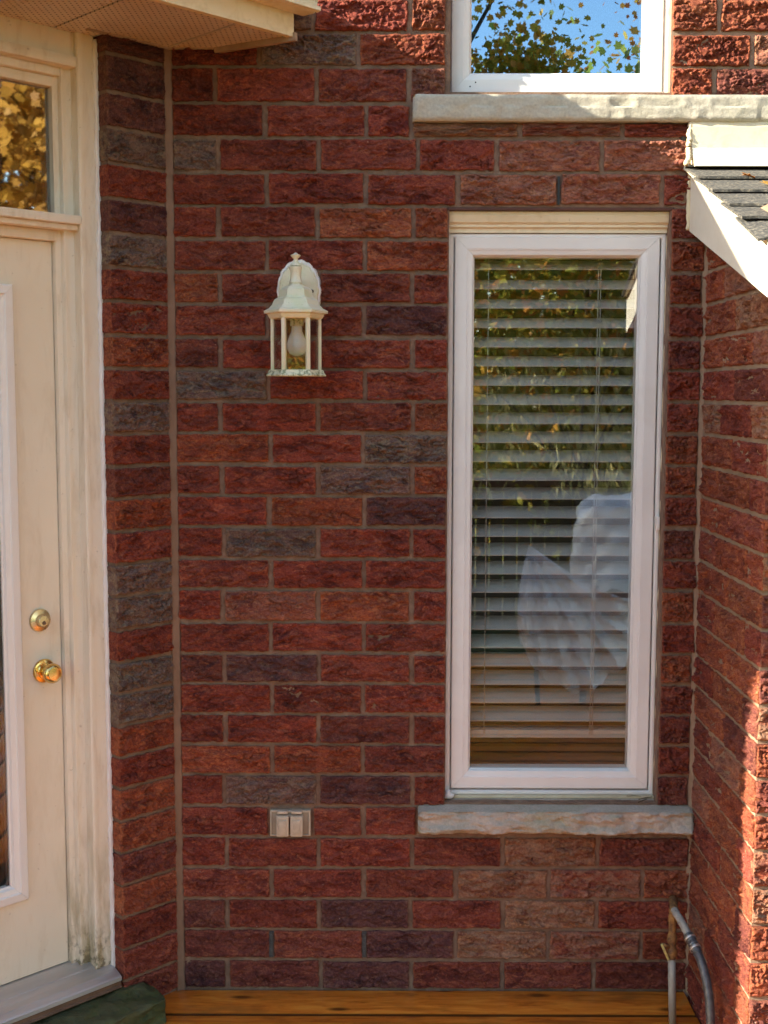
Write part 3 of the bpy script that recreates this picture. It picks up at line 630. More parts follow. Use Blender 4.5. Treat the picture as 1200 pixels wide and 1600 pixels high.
kb = lathe('door_knob', [(0.0, 0.0), (0.0315, 0.0), (0.0325, 0.003), (0.030, 0.007), (0.022, 0.009), (0.020, 0.012), (0.0125, 0.014), (0.0115, 0.026), (0.016, 0.030), (0.0245, 0.036), (0.0270, 0.044), (0.0262, 0.052), (0.021, 0.058), (0.019, 0.0595), (0.0175, 0.0585), (0.0, 0.0600)], M['brass'], dr, 36, 'Y', (-0.352, 0.112, 0.978))
db = lathe('deadbolt', [(0.0, 0.0), (0.0300, 0.0), (0.0310, 0.003), (0.029, 0.007), (0.0175, 0.010), (0.0160, 0.013), (0.0150, 0.022), (0.0135, 0.024), (0.0, 0.0245)], M['dull_brass'], dr, 36, 'Y', (-0.3605, 0.112, 1.117))
box('keyhole', -0.3625, -0.3585, 0.0868, 0.0880, 1.110, 1.118, M['black'], db, 0.0004)
lathe('keyway', [(0.0, 0.0), (0.0055, 0.0), (0.005, 0.002), (0.0, 0.002)], M['bronze_edge'], db, 16, 'Y', (-0.3605, 0.0880, 1.112))
# mossy stone step below the threshold
def step_stone():
    e = empty('door_step', DC, DR, 'dark green mossy stone slab under the door threshold', 'step')
    x0, x1, y0, y1, z0, z1 = -1.45, -0.118, -0.128, 0.06, -0.012, 0.069
    bm = bmesh.new(); pr = []
    for k in range(14): pr.append((y1 + (y0 + 0.010 - y1) * k / 13, z1))
    for k in range(1, 4): pr.append((y0 + 0.010 - 0.010 * math.sin(k * math.pi / 6), z1 - 0.012 * (1 - math.cos(k * math.pi / 6))))
    for k in range(1, 9): pr.append((y0, z1 - 0.012 + (z0 - z1 + 0.012) * k / 8))
    rows = []
    for i in range(161):
        x = x0 + (x1 - x0) * i / 160; end = max(0, 1 - (x1 - x) / 0.03); row = []
        for k, (y, z) in enumerate(pr):
            a_ = float(fbm(np.array(x * 16), np.array((y + z * 1.3) * 24), 5, 4)); b_ = float(fbm(np.array(x * 9 + 7), np.array(z * 34 + y * 6), 9, 3)); b_ = math.floor(b_ * 4) / 4 * 0.7 + b_ * 0.3
            row.append(bm.verts.new((x + 0.008 * b_ * end, y + (0.012 * b_ if k > 12 else 0) + 0.10 * end ** 3 * (1 if k > 10 else k / 10), z + (0.006 * a_ if k < 17 else 0) - 0.018 * end ** 3)))
        rows.append(row)
    for i in range(160):
        for k in range(len(pr) - 1): bm.faces.new([rows[i][k], rows[i][k + 1], rows[i + 1][k + 1], rows[i + 1][k]])
    bm.faces.new(rows[-1] + [bm.verts.new((x1, y1, z0))])
    from_bm('stone_slab', bm, M['mossy_stone'], e, True)
step_stone()

# ------------------------------------------------------------------ lantern
LN = Vector((-0.2400, -0.120, 1.7675))
ln = empty('wall_lantern', (LN.x, 0, LN.z), label='cream hexagonal wall lantern with clear panes and a bulb', cat='lantern')
cy = LN.y; S = 1 / 3880.0; zz = lambda p: (1385 - p) * S
R6 = rad(30) + rad(3.5)
def hexa(name, prof, mat, smooth=False): return lathe(name, [(r * S * 0.985, zz(p)) for r, p in prof], M[mat], ln, 6, 'Z', (0, cy, 0), R6 - rad(30) + rad(30) - rad(30), smooth)
hexa('base', [(0, 1388), (312, 1385), (314, 1372), (296, 1350), (284, 1322), (270, 1318), (0, 1318)], 'mossy_paint')
hexa('roof', [(262, 800), (278, 790), (290, 770), (296, 750), (332, 742), (334, 716), (318, 708), (282, 690), (250, 655), (232, 612), (222, 600), (188, 580), (176, 545), (168, 505), (140, 478), (80, 456), (66, 440), (0, 438)], 'lantern_paint')
lathe('finial', [(r * S, zz(p)) for r, p in [(64, 440), (70, 425), (62, 412), (56, 380), (54, 340), (60, 300), (68, 280), (66, 268), (30, 262), (60, 258), (46, 236), (26, 214), (22, 188), (50, 160), (52, 150), (26, 138), (8, 124), (0, 123)]], M['lantern_paint'], ln, 20, 'Z', (0, cy, 0))
for k in range(6):
    a = R6 - rad(30) + k * rad(60); r = 245 * S
    o = box('post', -0.0052, 0.0052, -0.0042, 0.0042, zz(1322), zz(790), M['lantern_paint'], ln, 0.0012); o.location = (r * math.cos(a), cy + r * math.sin(a), 0); o.rotation_euler = (0, 0, a + math.pi / 2)
    a2 = a + rad(30); rr = r * math.cos(rad(30)) - 0.001; hw = r * 0.5 - 0.004
    o = box('glass_pane', -hw, hw, -0.0009, 0.0009, zz(1320), zz(792), M['lantern_glass'], ln, 0); o.location = (rr * math.cos(a2), cy + rr * math.sin(a2), 0); o.rotation_euler = (0, 0, a2 + math.pi / 2)
lathe('bulb', [(0, 0), (0.010, 0.001), (0.020, 0.007), (0.0262, 0.018), (0.0275, 0.028), (0.0250, 0.041), (0.0185, 0.056), (0.0150, 0.066), (0.0135, 0.082), (0, 0.083)], M['bulb'], ln, 28, 'Z', (0.002, cy, zz(1178)))
lathe('socket', [(0, 0), (0.017, 0), (0.018, 0.004), (0.017, 0.030), (0, 0.030)], M['mossy_paint'], ln, 20, 'Z', (0.002, cy, zz(870)))
# scalloped back plate
def plate(name, sc_, y0, y1, mat):
    n = 216; P = []
    for k in range(n):
        a = 2 * math.pi * k / n; rr = (1 + 0.032 * abs(math.cos(9 * a))) * sc_
        P.append((0.0615 * rr * math.cos(a), 0.088 * rr * math.sin(a) + zz(480)))
    V = [(x, y0, z) for x, z in P] + [(x * 0.94, y1, zz(480) + (z - zz(480)) * 0.95) for x, z in P]; F = [(i, (i + 1) % n, n + (i + 1) % n, n + i) for i in range(n)] + [tuple(range(n)), tuple(range(n, 2 * n))[::-1]]
    bm = bmesh.new(); vv = [bm.verts.new(c) for c in V]
    for q in F: bm.faces.new([vv[i] for i in q])
    return from_bm(name, bm, M[mat], ln)
plate('back_plate', 1.0, 0.006, -0.010, 'white_caulk'); plate('back_plate', 0.87, -0.010, -0.019, 'lantern_paint')
tube('arm', spline([(0, -0.012, zz(430)), (0, -0.05, zz(380)), (0, -0.09, zz(400)), (0, cy, zz(430))], 6), 0.011, M['lantern_paint'], ln, 10)
for x in (-0.034, 0.037): lathe('screw', [(0, 0), (0.005, 0), (0.0045, 0.004), (0, 0.005)], M['weep_plastic'], ln, 12, 'Y', (x, -0.019, zz(482)))

# ------------------------------------------------------------------ outlet cover
oc = empty('outlet_cover', (-0.2710, 0, 0.4985), label='beige double outlet cover with two flip lids on the brick', cat='outlet')
OW, OH = 0.0585, 0.0385
box('plate', -OW, OW, -0.006, 0.02, -OH, OH, M['outlet_dark'], oc, 0.002)
bm = bmesh.new()
for a, b_, c, d in ((-OW + 0.001, OW - 0.001, OH - 0.007, OH - 0.001), (-OW + 0.001, OW - 0.001, -OH + 0.001, -OH + 0.004), (-OW + 0.001, -OW + 0.005, -OH + 0.004, OH - 0.007), (OW - 0.006, OW - 0.001, -OH + 0.004, OH - 0.007)): add_box(bm, a, b_, -0.010, -0.0055, c, d, 0.001)
from_bm('rim', bm, M['outlet_plastic'], oc, True)
for x in (-0.0212, 0.0188):
    f = box('flip_lid', x - 0.0178, x + 0.0178, -0.028, -0.002, -0.034, 0.0270, M['outlet_plastic'], oc, 0.0045)
    box('lid_face', x - 0.011, x + 0.011, -0.0315, -0.026, -0.026, 0.015, M['outlet_plastic'], f, 0.0022)
    box('hinge_tab', x - 0.0150, x + 0.0150, -0.024, -0.004, 0.0315, 0.0395, M['outlet_plastic'], f, 0.0015)
box('hinge_pin', -0.0050, 0.0040, -0.018, -0.005, 0.0195, 0.0270, M['outlet_plastic'], oc, 0.001)

# ------------------------------------------------------------------ eave over the door
ev = empty('roof_eave', (0, 0, 2.65), label='stained perforated soffit, fascia and gutter above the door', cat='eave')
OFF = 0.323; GOF = 0.392; ZS = 0.0
nrm = Vector((1, -1, 0)) / 2 ** 0.5; uv = Vector((-1, -1, 0)) / 2 ** 0.5; C0 = Vector((-0.592, 0, 0))
def ep(u, off, z): return C0 + uv * u + nrm * off + Vector((0, 0, z))
u_corner = 1.5 + OFF * math.tan(rad(22.5))
wdt = 0.153; us = np.arange(-0.30, 1.62, wdt)
INN = -0.12
for i, u0 in enumerate(us):                                        # soffit panels across the overhang
    u1 = u0 + wdt - 0.004
    pts = []
    for (u_, o_) in ((u0, INN), (u1, INN), (u1, OFF), (u0, OFF)): pts.append((u_, o_))
    poly = []
    for (u_, o_) in pts:
        p = ep(u_, o_, 0)
        poly.append(p)
    # clip to the front of the end line from the wall to the fascia end
    W0, F0 = Vector((-0.452, 0.02, 0)), Vector((-0.250, -0.122, 0)); dn = Vector((-(F0 - W0).y, (F0 - W0).x, 0)) * -1
    def side(p): return min((p - W0).dot(dn), -(p.y - 0.004) if p.x > -0.60 else 1)
    out = []
    for a, b_ in zip(poly, poly[1:] + poly[:1]):
        sa, sb = side(a), side(b_)
        if sa >= 0: out.append(a)
        if (sa >= 0) != (sb >= 0):
            lo, hi = 0.0, 1.0
            for _ in range(30):
                mid = (lo + hi) / 2
                if (side(a.lerp(b_, mid)) >= 0) == (sa >= 0): lo = mid
                else: hi = mid
            out.append(a.lerp(b_, lo))
    if len(out) < 3: continue
    sag = 0.0015 * (i % 2)
    V = [p + Vector((0, 0, -sag)) for p in out] + [p + Vector((0, 0, 0.012)) for p in out]; n = len(out)
    F = [tuple(range(n)), tuple(range(n, 2 * n))[::-1]] + [(k, (k + 1) % n, n + (k + 1) % n, n + k) for k in range(n)]
    bm = bmesh.new(); vv = [bm.verts.new(c) for c in V]
    for q in F: bm.faces.new([vv[k] for k in q])
    from_bm('soffit_panel', bm, M['soffit'], ev)
def eave_strip(name, prof, u0, u1, mat):                           # profile (off, z) run along the door wall, then round the corner of the wing
    tan = math.tan(rad(22.5)); secs = []
    n = len(prof); V = [ep(u0, o_, z) for o_, z in prof] + [ep(1.5 + 0.018 * o_, o_, z) for o_, z in prof]
    V += [Vector((-5.5, KY - 0.72 * o_, z)) for o_, z in prof]
    F = [tuple(range(n)), tuple(range(2 * n, 3 * n))[::-1]]
    for s_ in range(2):
        for i in range(n): F.append((s_ * n + i, s_ * n + (i + 1) % n, (s_ + 1) * n + (i + 1) % n, (s_ + 1) * n + i))
    bm = bmesh.new(); vv = [bm.verts.new(c) for c in V]
    for q in F: bm.faces.new([vv[k] for k in q])
    return from_bm(name, bm, M[mat], ev)
eave_strip('fascia', [(OFF - 0.006, -0.006), (OFF + 0.012, -0.006), (OFF + 0.012, 0.052), (OFF - 0.006, 0.052)], -0.160, 1.5, 'cream_metal')
eave_strip('gutter', [(OFF + 0.0125, 0.052), (GOF - 0.012, 0.050), (GOF - 0.004, 0.056), (GOF, 0.075), (GOF + 0.006, 0.085), (GOF + 0.006, 0.17), (GOF + 0.012, 0.182), (GOF - 0.008, 0.182), (GOF - 0.010, 0.09), (OFF + 0.0125, 0.080)], -0.192, 1.5, 'cream_metal')
eave_strip('gutter_hem', [(GOF - 0.002, 0.0495), (GOF + 0.010, 0.052), (GOF + 0.010, 0.062), (GOF - 0.002, 0.0555)], -0.194, 1.5, 'cream_metal')
eave_strip('wing_soffit', [(0.0, 0.003), (OFF - 0.0065, 0.003), (OFF - 0.0065, 0.012), (0.0, 0.012)], 1.5, 1.5, 'soffit_edge')
# end trim from the wall to the fascia end
def slab(name, a, b_, z0, z1, th, mat, parent):
    a, b_ = Vector(a), Vector(b_); t = (b_ - a).normalized(); nn = Vector((-t.y, t.x, 0)) * th / 2
    prof = [(a + nn), (b_ + nn), (b_ - nn), (a - nn)]
    return prism_z(name, [(p.x, p.y) for p in prof], z0, z1, M[mat], parent)
slab('end_trim', (-0.462, -0.004, 0), (-0.236, -0.124, 0), -0.016, 0.004, 0.012, 'soffit_edge', ev)
slab('end_cap', (-0.245, -0.118, 0), (-0.30, 0.0, 0), 0.006, 0.10, 0.004, 'soffit_edge', ev)
slab('wall_trim', (-0.592, -0.002, 0), (-0.455, -0.002, 0), -0.006, 0.004, 0.010, 'soffit_edge', ev)
o = slab('wall_trim', (-0.592, -0.004, 0), tuple(ep(0.25, 0.004, 0)), -0.006, 0.003, 0.010, 'soffit_edge', ev)
# sloped roof deck behind the gutter, running into the main wall
sl_ = math.tan(rad(21))
a0 = ep(-0.20, OFF, 0.110); b0 = ep(1.5 + OFF * 0.018, OFF, 0.110); c0 = Vector((-5.5, KY - 0.72 * OFF, 0.110))
def up(p, d): return p + d
hi1 = Vector((-0.592 - 0.30, 0.06, 0.11 + 0.62 * sl_)); top = [a0, b0, c0, Vector((-5.5, 0.06, 0.11 + 1.35 * sl_)), Vector((-1.7, 0.06, 0.11 + 1.1 * sl_)), Vector((-0.215, 0.06, 0.128))]
V = [p for p in top] + [p - Vector((0, 0, 0.02)) for p in top]; n = len(top)
F = [(0, 1, 4), (0, 4, 5), (1, 2, 3), (1, 3, 4)] + [tuple(i + n for i in q)[::-1] for q in ((0, 1, 4), (0, 4, 5), (1, 2, 3), (1, 3, 4))] + [(i, n + i, n + (i + 1) % n, (i + 1) % n) for i in range(n)]
obj('roof_deck', V, F, M['shingle'], ev)

# ------------------------------------------------------------------ lean-to roof on the projecting wall
lr = empty('lean_to_roof', (1.2, 0, 2.33), label='small shingled lean-to roof with white rake board at right', cat='roof')
RS = (2.335 - 2.075) / 0.66
def rz(y): return 2.333 + y * RS - 2.33
for c in range(6):                                                   # shingle courses, lowest first
    ylo = -0.715 + c * 0.135; yhi = min(ylo + 0.19, -0.005); x = 0.808 + random.uniform(-0.004, 0.003) - 1.2
    if ylo > -0.03: break
    first = True
    while x < 0.5:
        wd = random.uniform(0.12, 0.24); jag = random.uniform(-0.010, 0.008); lift = 0.010 + 0.003 * c * 0 + random.uniform(0, 0.003)
        n_ = 9; V = []
        for k in range(n_ + 1):
            t = k / n_; xx = x + (wd - 0.004) * t
            yl = ylo + jag + 0.006 * float(pn(np.array(t * 4 + x * 9), np.array(c * 3.0), 4))
            dr_ = -0.014 * (1 - t) ** 2 * (1 if (first and c == 0) else 0)
            V += [(xx, yl, rz(yl) + lift + 0.006 + dr_), (xx, yhi, rz(yhi) + 0.004), (xx, yl, rz(yl) + lift + dr_), (xx, yhi, rz(yhi) - 0.001)]
        F = []
        for k in range(n_):
            a = 4 * k; F += [(a, a + 4, a + 5, a + 1), (a + 2, a + 3, a + 7, a + 6), (a, a + 2, a + 6, a + 4)]
        F += [(0, 1, 3, 2), (4 * n_, 4 * n_ + 2, 4 * n_ + 3, 4 * n_ + 1)]
        obj('shingle', V, F, M['shingle'], lr); x += wd; first = False
rk = [(0.0, 2.326), (-0.700, 2.0545), (-0.715, 2.045), (-0.715, 1.9320), (0.0, 2.168)]
prism_x('rake_board', [(y, z - 2.33) for y, z in rk], 0.826 - 1.2, 0.842 - 1.2, M['panel_paint'], lr)
prism_x('rake_edge', [(0.0, 2.3305 - 2.33), (-0.700, 2.0590 - 2.33), (-0.700, 2.0550 - 2.33), (0.0, 2.3265 - 2.33)], 0.814 - 1.2, 0.850 - 1.2, M['cream_metal'], lr)
prism_x('front_fascia', [(-0.715, 1.934 - 2.33), (-0.715, 2.046 - 2.33), (-0.700, 2.052 - 2.33), (-0.700, 1.934 - 2.33)], 0.8425 - 1.2, 0.5, M['panel_paint'], lr)
prism_x('rake_soffit', [(-0.02, 2.176 - 2.33), (-0.695, 1.953 - 2.33), (-0.695, 1.948 - 2.33), (-0.02, 2.171 - 2.33)], 0.8422 - 1.2, 0.5, M['panel_paint'], lr)
prism_x('roof_deck', [(0.0, 2.322 - 2.33), (-0.69, 2.051 - 2.33), (-0.69, 2.0440 - 2.33), (0.0, 2.310 - 2.33)], 0.8425 - 1.2, 0.5, M['brown_wood'], lr)
fl = [(0.0, 2.454), (-0.018, 2.454), (-0.020, 2.440), (-0.020, 2.385), (-0.026, 2.374), (-0.040, 2.356), (-0.056, 2.340), (-0.060, 2.330), (-0.054, 2.329), (0.0, 2.345)]
prism_x('flashing', [(y, z - 2.33) for y, z in fl], 0.824 - 1.2, 0.5, M['cream_metal'], lr)
pts = [(0.821 - 1.2, -0.012, 0.124), (0.819 - 1.2, -0.016, 0.08), (0.816 - 1.2, -0.020, 0.05), (0.812 - 1.2, -0.036, 0.024), (0.803 - 1.2, -0.050, 0.006)]
sp_ = spline(pts, 10); tube('caulk_bead', [p + Vector((0.003 * float(pn(np.array(i * 0.5), np.array(1.0), 3)), 0, 0)) for i, p in enumerate(sp_)], [0.0075 * (1 + 0.25 * float(pn(np.array(i * 0.7), np.array(4.0), 3))) for i in range(len(sp_))], M['cream_caulk'], lr, 8)
wavy('caulk_bead', (0.824 - 1.2, -0.004, -0.01), (0.823 - 1.2, -0.004, -0.162), 0.006, M['cream_caulk'], lr, 0.002, 24, 31)

# ------------------------------------------------------------------ gas pipe and hose
gp = empty('gas_pipe', (0.7850, -0.19, 0.062), label='grey upright gas pipe with rusty valve in the corner', cat='pipe')
tube('upright', [(0.007, 0, -0.064), (0.0035, 0, 0.03), (0, 0, 0.135)], 0.0104, M['pipe_paint'], gp, 16)
lathe('valve_body', [(0, 0.125), (0.012, 0.125), (0.0145, 0.135), (0.0145, 0.150), (0.0115, 0.156), (0.011, 0.168), (0.0145, 0.174), (0.0135, 0.186), (0.0105, 0.195), (0.0105, 0.222), (0.0125, 0.230), (0.012, 0.245), (0.0, 0.247)], M['rust'], gp, 12, 'Z', (0, 0, 0))
bm = bmesh.new(); add_box(bm, -0.0035, 0.0035, -0.004, 0.004, -0.024, 0.024, 0.0015); o = from_bm('lever', bm, M['lever_yellow'], gp, True); o.location = (-0.0215, -0.012, 0.148); o.rotation_euler = (0, rad(-24), 0)
tube('lever_pin', [(-0.010, -0.006, 0.158), (-0.0265, -0.010, 0.168)], 0.0045, M['rust'], gp, 8)
tube('elbow', spline([(0, 0, 0.236), (0.002, 0.004, 0.256), (0.012, 0.04, 0.256), (0.048, 0.20, 0.208)], 8), 0.0115, M['rust'], gp, 12)
hs = empty('gas_hose', (0.785, -0.20, 0.331), label='dark flexible hose curving down from the pipe in the corner', cat='hose')
path = [Vector(p) - Vector((0.785, -0.20, 0.331)) for p in ((0.787, -0.195, 0.326), (0.797, -0.235, 0.311), (0.808, -0.27, 0.290), (0.817, -0.305, 0.272), (0.826, -0.345, 0.247), (0.833, -0.385, 0.195), (0.834, -0.415, 0.12), (0.834, -0.43, 0.0))]
hp = spline(path, 12); nn_ = len(hp)
hp = [p for p in hp]
tube('nozzle', hp[:25], 0.0105, M['pipe_paint'], hs, 14); tube('sleeve', hp[24:42], [0.0132 + 0.0018 * math.sin(i * 1.5) for i in range(18)], M['hose'], hs, 14); tube('hose_body', hp[41:], 0.0118, M['hose'], hs, 14)
for i in (27, 36): tube('clamp', hp[i:i + 3], 0.0158, M['aluminium'], hs, 14)

# ------------------------------------------------------------------ deck, lawn
dk = empty('deck', (0, 0, 0), kind='structure')
yb = -0.0015; i = 0
while yb > -4.4:
    wd = 0.139; y0, y1 = yb - wd, yb
    xl = -0.592 - max(0, -(y1) ) * 1.0 + 0.0 if y1 > -1.07 else -3.2
    xr = 0.872 if y1 > -0.577 else 3.6
    xl = min(xl, -0.592 + y0)
    xl_ = xl if y1 <= -1.07 else max(xl, -1.60)
    bm = bmesh.new(); add_box(bm, xl_ + 0.002, xr - random.uniform(0, 0.004), y0, y1, -0.038, -0.002 + random.uniform(-0.0015, 0.001), 0.005, 2)
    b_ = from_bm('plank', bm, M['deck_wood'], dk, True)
    yb -= 0.1495; i += 1
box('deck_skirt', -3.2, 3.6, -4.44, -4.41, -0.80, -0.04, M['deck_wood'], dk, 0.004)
bm = bmesh.new(); bmesh.ops.create_grid(bm, x_segments=40, y_segments=40, size=60)
for v in bm.verts: v.co.z = -0.82 + 0.05 * float(pn(np.array(v.co.x * 0.2), np.array(v.co.y * 0.2), 2))
g = from_bm('lawn', bm, M['lawn'], None, True); tag(g, None, None, None, 'structure')

# ------------------------------------------------------------------ small things
def twig(a, b_, r, label):
    a, b_ = Vector(a), Vector(b_); e = (a + b_) / 2; m_ = e + Vector((0, 0, 0.001))
    t = tube('twig', [a - e, Vector((0.001, 0.0005, 0.0008)), b_ - e], [r, r * 0.9, r * 0.6], M['twig'], None, 6); t.location = e; tag(t, label, 'twig', 'twigs on the sill')
twig((0.697, 0.030, 0.5680), (0.738, 0.028, 0.5680), 0.0011, 'thin dry twig on the sill, closest to the window frame')
twig((0.728, 0.012, 0.5645), (0.770, 0.026, 0.5670), 0.0014, 'dry twig on the sill pointing into the window corner')
twig((0.724, -0.004, 0.5610), (0.752, 0.014, 0.5645), 0.0018, 'thickest dry twig on the sill, closest to its front edge')
def leaf_shape(s):
    P = [(0, -0.45), (0.20, -0.33), (0.48, -0.24), (0.31, 0.0), (0.50, 0.25), (0.21, 0.26), (0.02, 0.58), (-0.18, 0.24), (-0.47, 0.28), (-0.33, 0.0), (-0.46, -0.20), (-0.22, -0.35)]
    return [(x * s, y * s) for x, y in P]
def fallen(x, y, s, rot, label, mat):
    P = leaf_shape(s); V = [(px, py, 0.008 + 0.004 * math.sin(px * 70)) for px, py in P] + [(px, py, 0.007 + 0.004 * math.sin(px * 70)) for px, py in P]; n = len(P)
    o = obj('fallen_leaf', V, [tuple(range(n)), tuple(range(n, 2 * n))[::-1]] + [(i, (i + 1) % n, n + (i + 1) % n, n + i) for i in range(n)][::-1], M[mat])
    o.location = (x, y, 2.33 + rz(y) + 0.012); o.rotation_euler = (math.atan(RS), 0.1, rot); tag(o, label, 'leaf', 'leaves on the lean-to roof')
fallen(0.965, -0.26, 0.055, 0.6, 'yellow fallen leaf on the shingles at the right edge', 'leaf_gold')
fallen(0.935, -0.17, 0.038, 1.9, 'small orange fallen leaf on the upper shingles', 'leaf_orange')

# ------------------------------------------------------------------ garden behind the viewer, seen in the panes
def leaves_mesh(name, pts, size, mat, willow=False):
    n = len(pts)
    base = np.array([(0, -0.5), (0.075, -0.1), (0.0, 0.5), (-0.075, -0.1)]) if willow else np.array(leaf_shape(1.0))
    m_ = len(base); sz = size * RNG.uniform(0.6, 1.25, n)
    # random frames
    a = RNG.normal(size=(n, 3))
    if willow: a = a * 0.35 + np.array([0.15, 0, -1.0])
    a /= np.linalg.norm(a, axis=1)[:, None]; b_ = RNG.normal(size=(n, 3)); b_ -= (b_ * a).sum(1)[:, None] * a; b_ /= np.linalg.norm(b_, axis=1)[:, None]
    V = pts[:, None, :] + sz[:, None, None] * (base[None, :, 0, None] * b_[:, None, :] + base[None, :, 1, None] * a[:, None, :])
    V = V.reshape(-1, 3); me = bpy.data.meshes.new(name); me.vertices.add(len(V)); me.vertices.foreach_set('co', V.ravel())
    me.loops.add(n * m_); me.loops.foreach_set('vertex_index', np.arange(n * m_)); me.polygons.add(n)
    me.polygons.foreach_set('loop_start', np.arange(n) * m_); me.polygons.foreach_set('loop_total', np.full(n, m_)); me.update(); me.validate(); me.materials.append(M[mat])
    return me
def tree(loc, h, rx, z0, z1, n, size, mat, label, nclump=60, cat='tree', willow=False, seed=0, name='tree', trunk=0.16, group='garden trees'):
    e = empty(name, loc, label=label, cat=cat, group=group); r = np.random.default_rng(seed)
    cl = r.normal(size=(nclump, 3)); cl /= np.linalg.norm(cl, axis=1)[:, None]; cl *= r.random(nclump)[:, None] ** 0.4
    cl = cl * np.array([rx, rx, (z1 - z0) / 2]) + np.array([0, 0, (z0 + z1) / 2])
    k = r.integers(0, nclump, n); p = cl[k] + r.normal(size=(n, 3)) * np.array([1, 1, 0.8]) * rx * 0.16
    link(bpy.data.objects.new('crown', leaves_mesh('crown', p, size, mat, willow)), e)
    if trunk:
        tube('trunk', [(0, 0, 0), (0.05, 0.02, h * 0.25), (-0.04, 0.05, h * 0.5), (0.0, 0, h * 0.8)], [trunk, trunk * 0.8, trunk * 0.6, trunk * 0.25], M['bark'], e, 10)
        for c in cl[:14]:
            s_ = Vector((0, 0, float(min(c[2] * 0.6, h * 0.55)))); q = Vector(c); tube('limb', [s_, s_.lerp(q, 0.5) + Vector((0, 0, 0.15)), q], [trunk * 0.3, trunk * 0.18, 0.01], M['bark'], e, 6)
    return e
tree((-0.15, -8.5, -0.8), 7, 1.5, 3.0, 8.5, 60000, 0.070, 'leaf_olive', 'olive green maple seen in the left half of the upper pane', 46, seed=1)
tree((4.4, -9.5, -0.8), 8, 2.4, 5.4, 10.0, 4200, 0.065, 'leaf_orange', 'thin orange maple with sky between its leaves, in the upper pane', 40, seed=2)
tree((5.4, -2.3, -0.8), 7, 2.5, 2.4, 8.2, 40000, 0.085, 'leaf_gold', 'golden tree mirrored in the transom pane over the door', 110, seed=3)
tree((2.6, -12.0, -0.8), 5.0, 3.4, 0.6, 6.1, 34000, 0.12, 'leaf_mixed', 'dark green tree mirrored in the tall window', 190, seed=4)
tree((3.8, -10.5, -0.8), 4, 1.0, 3.6, 5.0, 1400, 0.10, 'leaf_orange', 'orange bush top mirrored in the upper corner of the tall window', 20, seed=5, trunk=0.06)
tree((1.9, -8.3, -0.8), 3, 1.3, 1.3, 3.3, 1500, 0.17, 'leaf_pale', 'pale long-leaved shrub mirrored in the middle of the tall window', 40, 'shrub', True, seed=6, name='shrub', trunk=0.04, group='garden shrubs')
tree((-6.4, -5.1, -0.8), 7, 1.7, 1.0, 6.0, 16000, 0.14, 'leaf_green', 'unseen green tree added to shade the deck from the left', 60, seed=9)  # unseen tree, added to darken the deck mirrored in the tall window
tree((-2.4, -10.0, -0.8), 5, 2.2, 0.6, 5.5, 5000, 0.12, 'leaf_green', 'green tree behind the fence, out of the picture', 40, seed=7)
fe = empty('fence', (1.5, -9.6, -0.82), label='weathered board fence at the end of the garden, mirrored in the tall window', cat='fence')
FM = None
for i in range(60):
    if FM is None:
        bm = bmesh.new(); add_box(bm, -0.068, 0.068, -0.01, 0.01, 0.02, 1.50, 0.003); o = from_bm('board', bm, M['fence_wood'], fe); FM = o.data
    else: o = link(bpy.data.objects.new('board', FM), fe)
    o.location = (-4.5 + i * 0.15, 0.0, random.uniform(-0.01, 0.01))
box('rail', -4.6, 4.5, -0.06, 0.06, 1.505, 1.645, M['brown_wood'], fe, 0.004)
for z in (0.35, 1.2): box('rail', -4.6, 4.5, 0.012, 0.05, z, z + 0.09, M['fence_wood'], fe, 0.003)
# plastic-covered garden chair and grill beside the viewer
def sheet(name, fn, nu, nv, mat, parent):
    V = [fn(i / nu, j / nv) for j in range(nv + 1) for i in range(nu + 1)]
    F = [(j * (nu + 1) + i, j * (nu + 1) + i + 1, (j + 1) * (nu + 1) + i + 1, (j + 1) * (nu + 1) + i) for j in range(nv) for i in range(nu)]
    return obj(name, V, F, mat, parent, True)
um = empty('garden_umbrella', (0.80, -3.12, 0), 0, 'closed garden umbrella under clear plastic, mirrored in the tall window', 'umbrella')
tube('pole', [(0.05, 0, 0), (-0.005, 0, 0.885)], 0.014, M['black'], um, 10)
lathe('canopy', [(0.0, 0.45), (0.055, 0.46), (0.062, 0.52), (0.045, 0.70), (0.022, 0.82), (0.0, 0.83)], M['brown_wood'], um, 14, 'Z', (0.01, 0, 0))
tb = empty('garden_table', (1.36, -3.30, 0), 0, 'low dark garden table under clear plastic, mirrored in the tall window', 'table')
box('table_top', -0.30, 0.30, -0.20, 0.20, 0.545, 0.575, M['brown_wood'], tb, 0.004)
for x in (-0.26, 0.26):
    for y in (-0.16, 0.16): box('leg', x - 0.018, x + 0.018, y - 0.018, y + 0.018, -0.002, 0.545, M['brown_wood'], tb, 0.003)
ps = empty('plastic_sheet', (0.80, -3.08, 0.0), 0, 'clear crumpled plastic sheet hanging over an umbrella, mirrored in the tall window', 'plastic sheet')
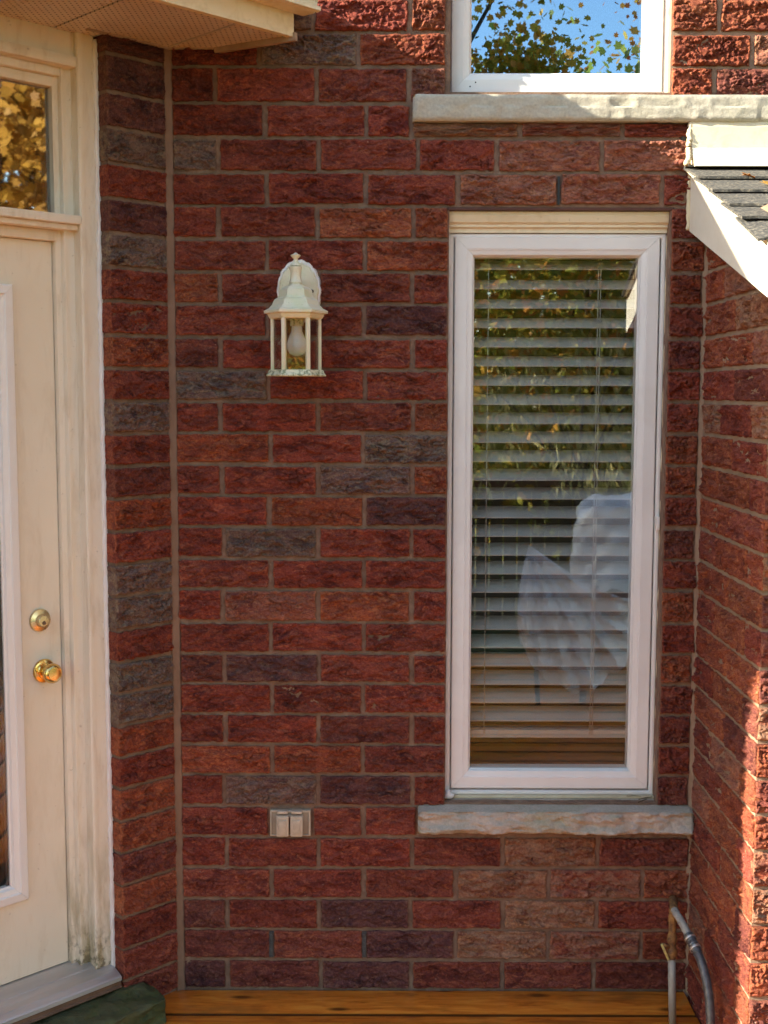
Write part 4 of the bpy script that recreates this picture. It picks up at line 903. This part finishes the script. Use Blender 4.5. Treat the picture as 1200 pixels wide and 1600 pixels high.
EDGE_PTS = spline([(-0.06, 0, 0.36), (0.05, 0, 0.19), (0.22, 0, 0.10), (0.42, 0, 0.16), (0.56, 0, 0.36), (0.64, 0, 0.60)], 20)
def drape(u, v):
    p = EDGE_PTS[min(len(EDGE_PTS) - 1, int(round(u * (len(EDGE_PTS) - 1))))]; ax, az = -0.022, 0.905
    bul = math.sin(min(1, v) * math.pi) * 0.13
    f = 0.075 * float(fbm(np.array(u * 9 + 0.8 * v), np.array(v * 2.2), 3, 4)) * (0.2 + v) + 0.03 * float(fbm(np.array(u * 5), np.array(v * 9), 8, 4)) * v
    vv_ = v ** 0.9; x = ax + (p.x - ax) * vv_ - 0.05 * math.sin(v * math.pi) * (1 - u); z = az + (p.z - az) * vv_ - (0.05 * math.sin(v * math.pi) if u > 0.8 else 0)
    return (x, 0.02 + bul + f, z + 0.012 * math.sin(u * 41) * v)
sheet('sheet', drape, 100, 70, M['clear_plastic'], ps)
gr = empty('covered_grill', (1.55, -3.75, 0), 0, 'grill under a cloudy plastic cover, mirrored in the tall window', 'grill')
def cov(u, v):
    a = 2 * math.pi * u; r = 1.0 if v > 0.35 else math.sin(v / 0.35 * math.pi / 2) ** 0.6
    z = 1.10 - 0.10 * (v / 0.35) ** 2 if v < 0.35 else 1.0 - (v - 0.35) / 0.65 * 0.45
    k = 1 + 0.10 * math.sin(7 * a) * max(0, v - 0.2) + 0.09 * float(fbm(np.array(1.6 * math.cos(a) + 5), np.array(1.6 * math.sin(a) + v * 3), 2, 4)); z += 0.05 * float(fbm(np.array(2 * math.cos(a) * r + 9), np.array(2 * math.sin(a) * r), 6, 3))
    return (0.42 * r * k * math.cos(a), 0.28 * r * k * math.sin(a), z)
sheet('cover', cov, 90, 44, M['clear_plastic'], gr)
for x in (-0.3, 0.3):
    for y in (-0.18, 0.18): box('leg', x - 0.02, x + 0.02, y - 0.02, y + 0.02, -0.002, 0.60, M['black'], gr, 0.003)
for o in bpy.data.objects:
    if o.get('category') and not o.get('kind'): o['kind'] = 'thing'
